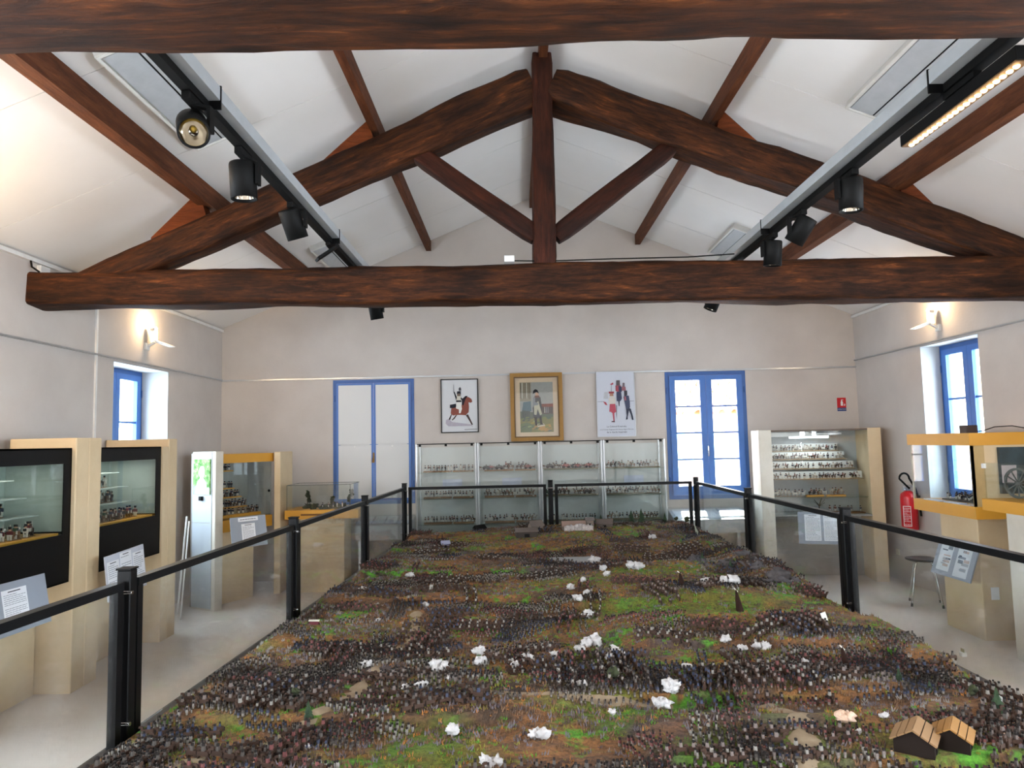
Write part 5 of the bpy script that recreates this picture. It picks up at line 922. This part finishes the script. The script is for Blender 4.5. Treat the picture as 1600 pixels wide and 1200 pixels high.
build(MB().box(3.505, 3.525, 5.37, 5.395, 1.44, 1.475), 'corner_clip', M_white, t)
tagit(build(MB().box(3.62, 3.73, 5.34, 5.342, 1.33, 1.46), 'hanging_note', flat('#b9aeb0', .7), loc=(3.68, 5.34, 1.33)), 'pinkish paper note inside the low vitrine at right', 'note')
# cannon wheel
wc = Vector((3.665, 5.24, 1.332)); t = thing('cannon_wheel', 'grey spoked model cannon wheel in the low vitrine', 'wheel', (wc.x, wc.y, 1.213)); TW = Matrix.Translation(wc) @ Matrix.Rotation(.25, 4, 'Z') @ Matrix.Rotation(PI/2, 4, 'Y'); M_wh = flat('#5b5f5c', .6)
R0 = .112; build(MB().lathe([(R0-.016, -.008), (R0, -.008), (R0, .008), (R0-.016, .008), (R0-.016, -.008)], 32, TW, cap=False), 'rim', M_wh, t); build(MB().lathe([(0, -.02), (.014, -.02), (.02, 0), (.014, .02), (0, .02)], 14, TW), 'hub', M_wh, t)
for k in range(12): a_ = 2*PI*k/12; build(MB().bar(TW @ Vector((math.cos(a_)*.015, math.sin(a_)*.015, 0)), TW @ Vector((math.cos(a_)*(R0-.012), math.sin(a_)*(R0-.012), 0)), .007, .007), 'spoke', M_wh, t)
t2 = thing('model_cannon', 'dark bronze model cannon barrel beside the spoked wheel', 'cannon', (3.85, 5.2, 1.213)); build(MB().tube([(3.72, 5.26, 1.335), (3.80, 5.05, 1.35), (3.95, 4.65, 1.38)], .030, 14, .02), 'barrel', flat('#4a4030', .4, .5), t2); build(MB().bar((3.76, 5.30, 1.30), (3.86, 5.36, 1.222), .05, .018).bar((3.70, 5.22, 1.325), (3.90, 5.24, 1.325), .015, .015), 'carriage', flat('#3d4a40', .6), t2)
tagit(build(MB().box(3.90, 3.965, 5.992, 5.999, .33, .43), 'reflection_card', M_paper, loc=(3.93, 5.995, .33)), 'small white card standing in for a glass reflection on the yellow vitrine pedestal', 'note')  # white card stands in for a reflection in the barrier glass
t = thing('floor_box', 'small white box with a card standing on the floor at right', 'box', (3.40, 5.62, 0)); build(MB().bbox(3.385, 3.425, 5.60, 5.64, 0, .03, .003), 'box_body', M_white, t); build(MB().box(3.40, 3.405, 5.60, 5.64, .03, .055), 'card', flat('#9a9468', .6), t)

# ------------------------------------------------------------------ ceiling fittings
def heater(x0, x1, y0, y1, lab):
    sg = -1 if x0 < RX else 1; sl_ = SL if sg < 0 else -SLR; t = thing('ceiling_heater', lab, 'ceiling heater', ((x0+x1)/2, (y0+y1)/2, cz((x0+x1)/2)-.06))
    F = Matrix.Translation((x0, 0, cz(x0))) @ Matrix.Rotation(-math.atan(sl_), 4, 'Y'); w = (x1-x0)*math.sqrt(1+sl_*sl_)
    build(MB(F).box(0, w, y0, y1, -.05, .0), 'housing', flat('#c9c8c4', .5), t)
    build(MB(F).box(0, .02, y0, y1, -.062, -.05).box(w-.02, w, y0, y1, -.062, -.05).box(.02, w-.02, y0, y0+.02, -.062, -.05).box(.02, w-.02, y1-.02, y1, -.062, -.05), 'rim', flat('#d5d4cf', .5), t)
    m_ = w*.52
    build(MB(F).box(.03, m_-.006, y0+.03, y1-.03, -.058, -.05), 'panel', flat('#a9adb0', .45), t); build(MB(F).box(m_+.006, w-.03, y0+.03, y1-.03, -.058, -.05), 'panel', flat('#a9adb0', .45), t)
    build(MB(F).box(m_-.006, m_+.006, y0+.03, y1-.03, -.055, -.05), 'slot', M_matte, t)
heater(-2.27, -1.90, 3.72, 4.98, 'white two-panel ceiling heater behind the nearest left spotlight')
heater(-2.24, -1.92, 7.75, 8.8, 'white two-panel ceiling heater at the far end of the left slope')
heater(2.45, 2.80, 3.75, 4.95, 'white ceiling heater beside the right lighting track')
heater(2.50, 2.80, 7.75, 8.8, 'white ceiling heater at the far end of the right slope')
M_lens = flat('#b9b4a8', .12, 1, name='reflector')
for side, X0, X1, TXa, TXb, l_ in (('left', -1.305, -1.215, -1.305, -1.262, 'left'), ('right', 1.785, 1.895, 1.842, 1.895, 'right')):
    t = thing('lighting_track', 'long grey steel channel with black track on the '+l_+' of the roof', 'lighting track', ((X0+X1)/2, 4, 3.19))
    build(MB().box(X0, X0+.004, 0.9, 6.75, 3.185, 3.245).box(X1-.004, X1, .9, 6.75, 3.185, 3.245).box(X0+.004, X1-.004, .9, 6.75, 3.185, 3.189), 'steel_channel', M_galv, t)
    build(MB().bbox(TXa, TXb, .9, 6.75, 3.148, 3.185, .002), 'black_track', M_matte, t)
    for yy in (2.9, 4.95): build(MB().box(X0-.004, X1+.004, yy, yy+.008, 3.146, 3.25), 'tie_band', M_black, t)
def spot(x, y, z, dirv, lab, zt=3.148, L=.175, R1=.062):
    d = Vector(dirv).normalized(); t = thing('track_spotlight', lab, 'spotlight', (x, y, zt)); Q = Matrix.Translation((x, y, z)) @ d.to_track_quat('Z', 'Y').to_matrix().to_4x4()
    h = build(MB().lathe([(0, -L*.52), (R1*.6, -L*.52), (R1*.95, -L*.5), (R1, -L*.45), (R1, L*.5), (R1-.006, L*.5), (R1-.008, L*.38)], 28, Q, cap=False), 'housing', M_matte, t)
    build(MB().lathe([(R1-.008, L*.42), (R1*.7, L*.25), (R1*.3, L*.12), (0.0, L*.10)], 28, Q, cap=False), 'reflector', M_lens, h)
    build(MB().lathe([(0, L*.105), (R1*.24, L*.12), (0, L*.14)], 12, Q), 'light_chip', flat('#d9b24a', .4), h)
    side = Vector((1 if x < 0 else -1, 0, 0)); pz = Vector((x, y, z))
    build(MB().bar(pz+side*(R1+.010)+Vector((0, 0, -.02)), pz+side*(R1+.010)+Vector((0, 0, .085)), .045, .014, up=(1, 0, 0)), 'driver_arm', M_matte, t)
    build(MB().bar(pz+side*(R1+.010)+Vector((0, 0, .08)), Vector((x, y, zt-.03)), .03, .012).bbox(x-.018, x+.018, y-.07, y+.07, zt-.034, zt-.001, .003), 'track_adapter', M_matte, t)
spot(-1.283, 2.80, 3.02, (.42, -.80, -.62), 'black spotlight nearest on the left track, lens turned to the viewer')
spot(-1.283, 3.34, 3.00, (.05, .05, -1), 'black spotlight second on the left track, pointing straight down')
spot(-1.283, 4.12, 3.03, (.25, .40, -1), 'black spotlight on the left track in front of the dark rafter')
spot(-1.283, 6.62, 2.98, (.15, .2, -1), 'black spotlight at the end of the left track below the tie beam')
spot(1.868, 3.80, 3.02, (-.05, .0, -1), 'black spotlight on the right track with its lens just visible')
spot(1.868, 4.48, 3.03, (-.45, .35, -.8), 'black tilted spotlight, second on the right track')
spot(1.868, 4.98, 3.01, (-.05, .1, -1), 'black spotlight just before the tie beam on the right track')
spot(1.868, 6.50, 2.97, (-.4, .1, -.9), 'black spotlight at the end of the right track below the tie beam')
t = thing('flat_projector', 'small flat black projector head on the left track near the tie beam', 'spotlight', (-1.283, 4.95, 3.148))
build(MB().bar((-1.36, 4.90, 3.02), (-1.23, 4.96, 3.13), .10, .018), 'head', M_matte, t); build(MB().bbox(-1.30, -1.266, 4.90, 5.02, 3.125, 3.147, .002), 'track_adapter', M_matte, t)
# linear LED spot bar
t = thing('linear_led_lamp', 'black bar lamp with a row of glowing warm LEDs on the right track', 'lamp', (1.87, 2.87, 3.148))
ya_, yb_ = 2.52, 3.24; A_ = Vector((1.885, ya_, 3.085)); B_ = Vector((1.885, yb_, 3.085)); build(MB().bbox(1.855, 1.915, ya_-.03, yb_+.03, 3.066, 3.12, .004), 'housing', M_matte, t)
build(MB().bbox(1.85, 1.888, ya_+.2, ya_+.40, 3.12, 3.147, .002), 'track_adapter', M_matte, t); build(MB().box(1.858, 1.912, ya_-.02, yb_+.02, 3.060, 3.067), 'led_tray', flat('#8a6a48', .35, .4), t)
M_led = flat('#ffe2b0', .4, emit='#ffcf90', es=9, var=0)
led = mesh_of(MB().lathe([(0.0125, 0), (.011, -.005), (.007, -.008), (0, -.009)], 14), 'led', M_led); iv = WM[t.name].inverted()
for k in range(20):
    o = bpy.data.objects.new('led', led); COL.objects.link(o); o.parent = t; o.matrix_basis = iv @ Matrix.Translation((1.885, ya_+.012+(yb_-ya_-.024)*k/19, 3.060))
lamp('linear_led_light', 'AREA', (1.885, 2.88, 3.040), 4, (1, .82, .6), (0, 0, -1), shape='RECTANGLE', size=.05, size_y=.7)
tagit(build(MB().bbox(-.05, .03, 5.52, 5.60, 3.135, 3.185, .003), 'junction_box', M_white, loc=(0, 5.56, 3.14)), 'small white junction box on top of the tie beam', 'junction box')
tagit(build(MB().tube([(.03, 5.56, 3.15), (.3, 5.535, 3.135), (.8, 5.53, 3.14), (1.4, 5.535, 3.142), (1.78, 5.56, 3.165)], .005, 6), 'black_cable', M_matte, loc=(.9, 5.55, 3.14)), 'thin black cable lying along the top of the tie beam', 'cable')
tagit(build(MB().tube([(XL+.02, 5.52, 3.24), (XL+.03, 5.52, 3.18), (XL+.08, 5.54, 3.14)], .008, 8), 'black_cable', M_matte, loc=(XL, 5.5, 3.2)), 'short black cable at the left end of the tie beam', 'cable')
tagit(build(MB().bbox(XL, XL+.035, 5.62, 5.74, 3.14, 3.22, .004), 'junction_box', M_white, loc=(XL, 5.7, 3.14)), 'white junction box on the left wall above the tie beam', 'junction box')
# wall lamps
def wall_lamp(x, y, z, sg, lab, pw=13):
    t = thing('wall_lamp', lab, 'wall lamp', (x, y, z-.1)); e = sg
    build(MB().bbox(min(x, x+e*.03), max(x, x+e*.03), y-.035, y+.035, z-.11, z-.04, .004).bar((x+e*.02, y, z-.075), (x+e*.10, y, z-.03), .03, .02), 'wall_bracket', M_white, t)
    build(MB().box(min(x+e*.06, x+e*.065), max(x+e*.06, x+e*.065), y-.03, y+.03, z-.03, z+.10).tube([(x+e*.06, y, z+.10), (x+e*.11, y, z+.10)], .028, 12), 'back_shield', M_white, t)
    build(MB().tube([(x+e*.10, y, z-.02), (x+e*.10, y, z+.085)], .022, 16), 'glowing_bulb', flat('#fff2d8', .4, emit='#ffdfa8', es=16, var=0), t)
    c = Vector((x+e*.19, y-.0, z-.045)); mb = MB(Matrix.Translation(c) @ Matrix.Rotation(e*.35, 4, 'Y') @ Matrix.Diagonal((1.35, .8, 1, 1)))
    mb.lathe([(.0, -.022), (.05, -.018), (.085, -.004), (.092, .006), (.085, .004), (.05, -.010), (0, -.014)], 24); build(mb, 'dish_reflector', M_white, t)
    lamp('wall_lamp_light', 'POINT', (x+e*.13, y, z+.13), pw, (1, .70, .40), shadow_soft_size=.03)
wall_lamp(XL, 7.33, 2.86, 1, 'glowing white wall lamp above the left window')
wall_lamp(XR, 7.40, 2.88, -1, 'glowing white wall lamp above the right window')
wall_lamp(XL, 3.75, 2.86, 1, 'glowing white wall lamp out of view on the near left wall', 85)
wall_lamp(XR, 3.2, 2.88, -1, 'glowing white wall lamp out of view on the near right wall', 20)
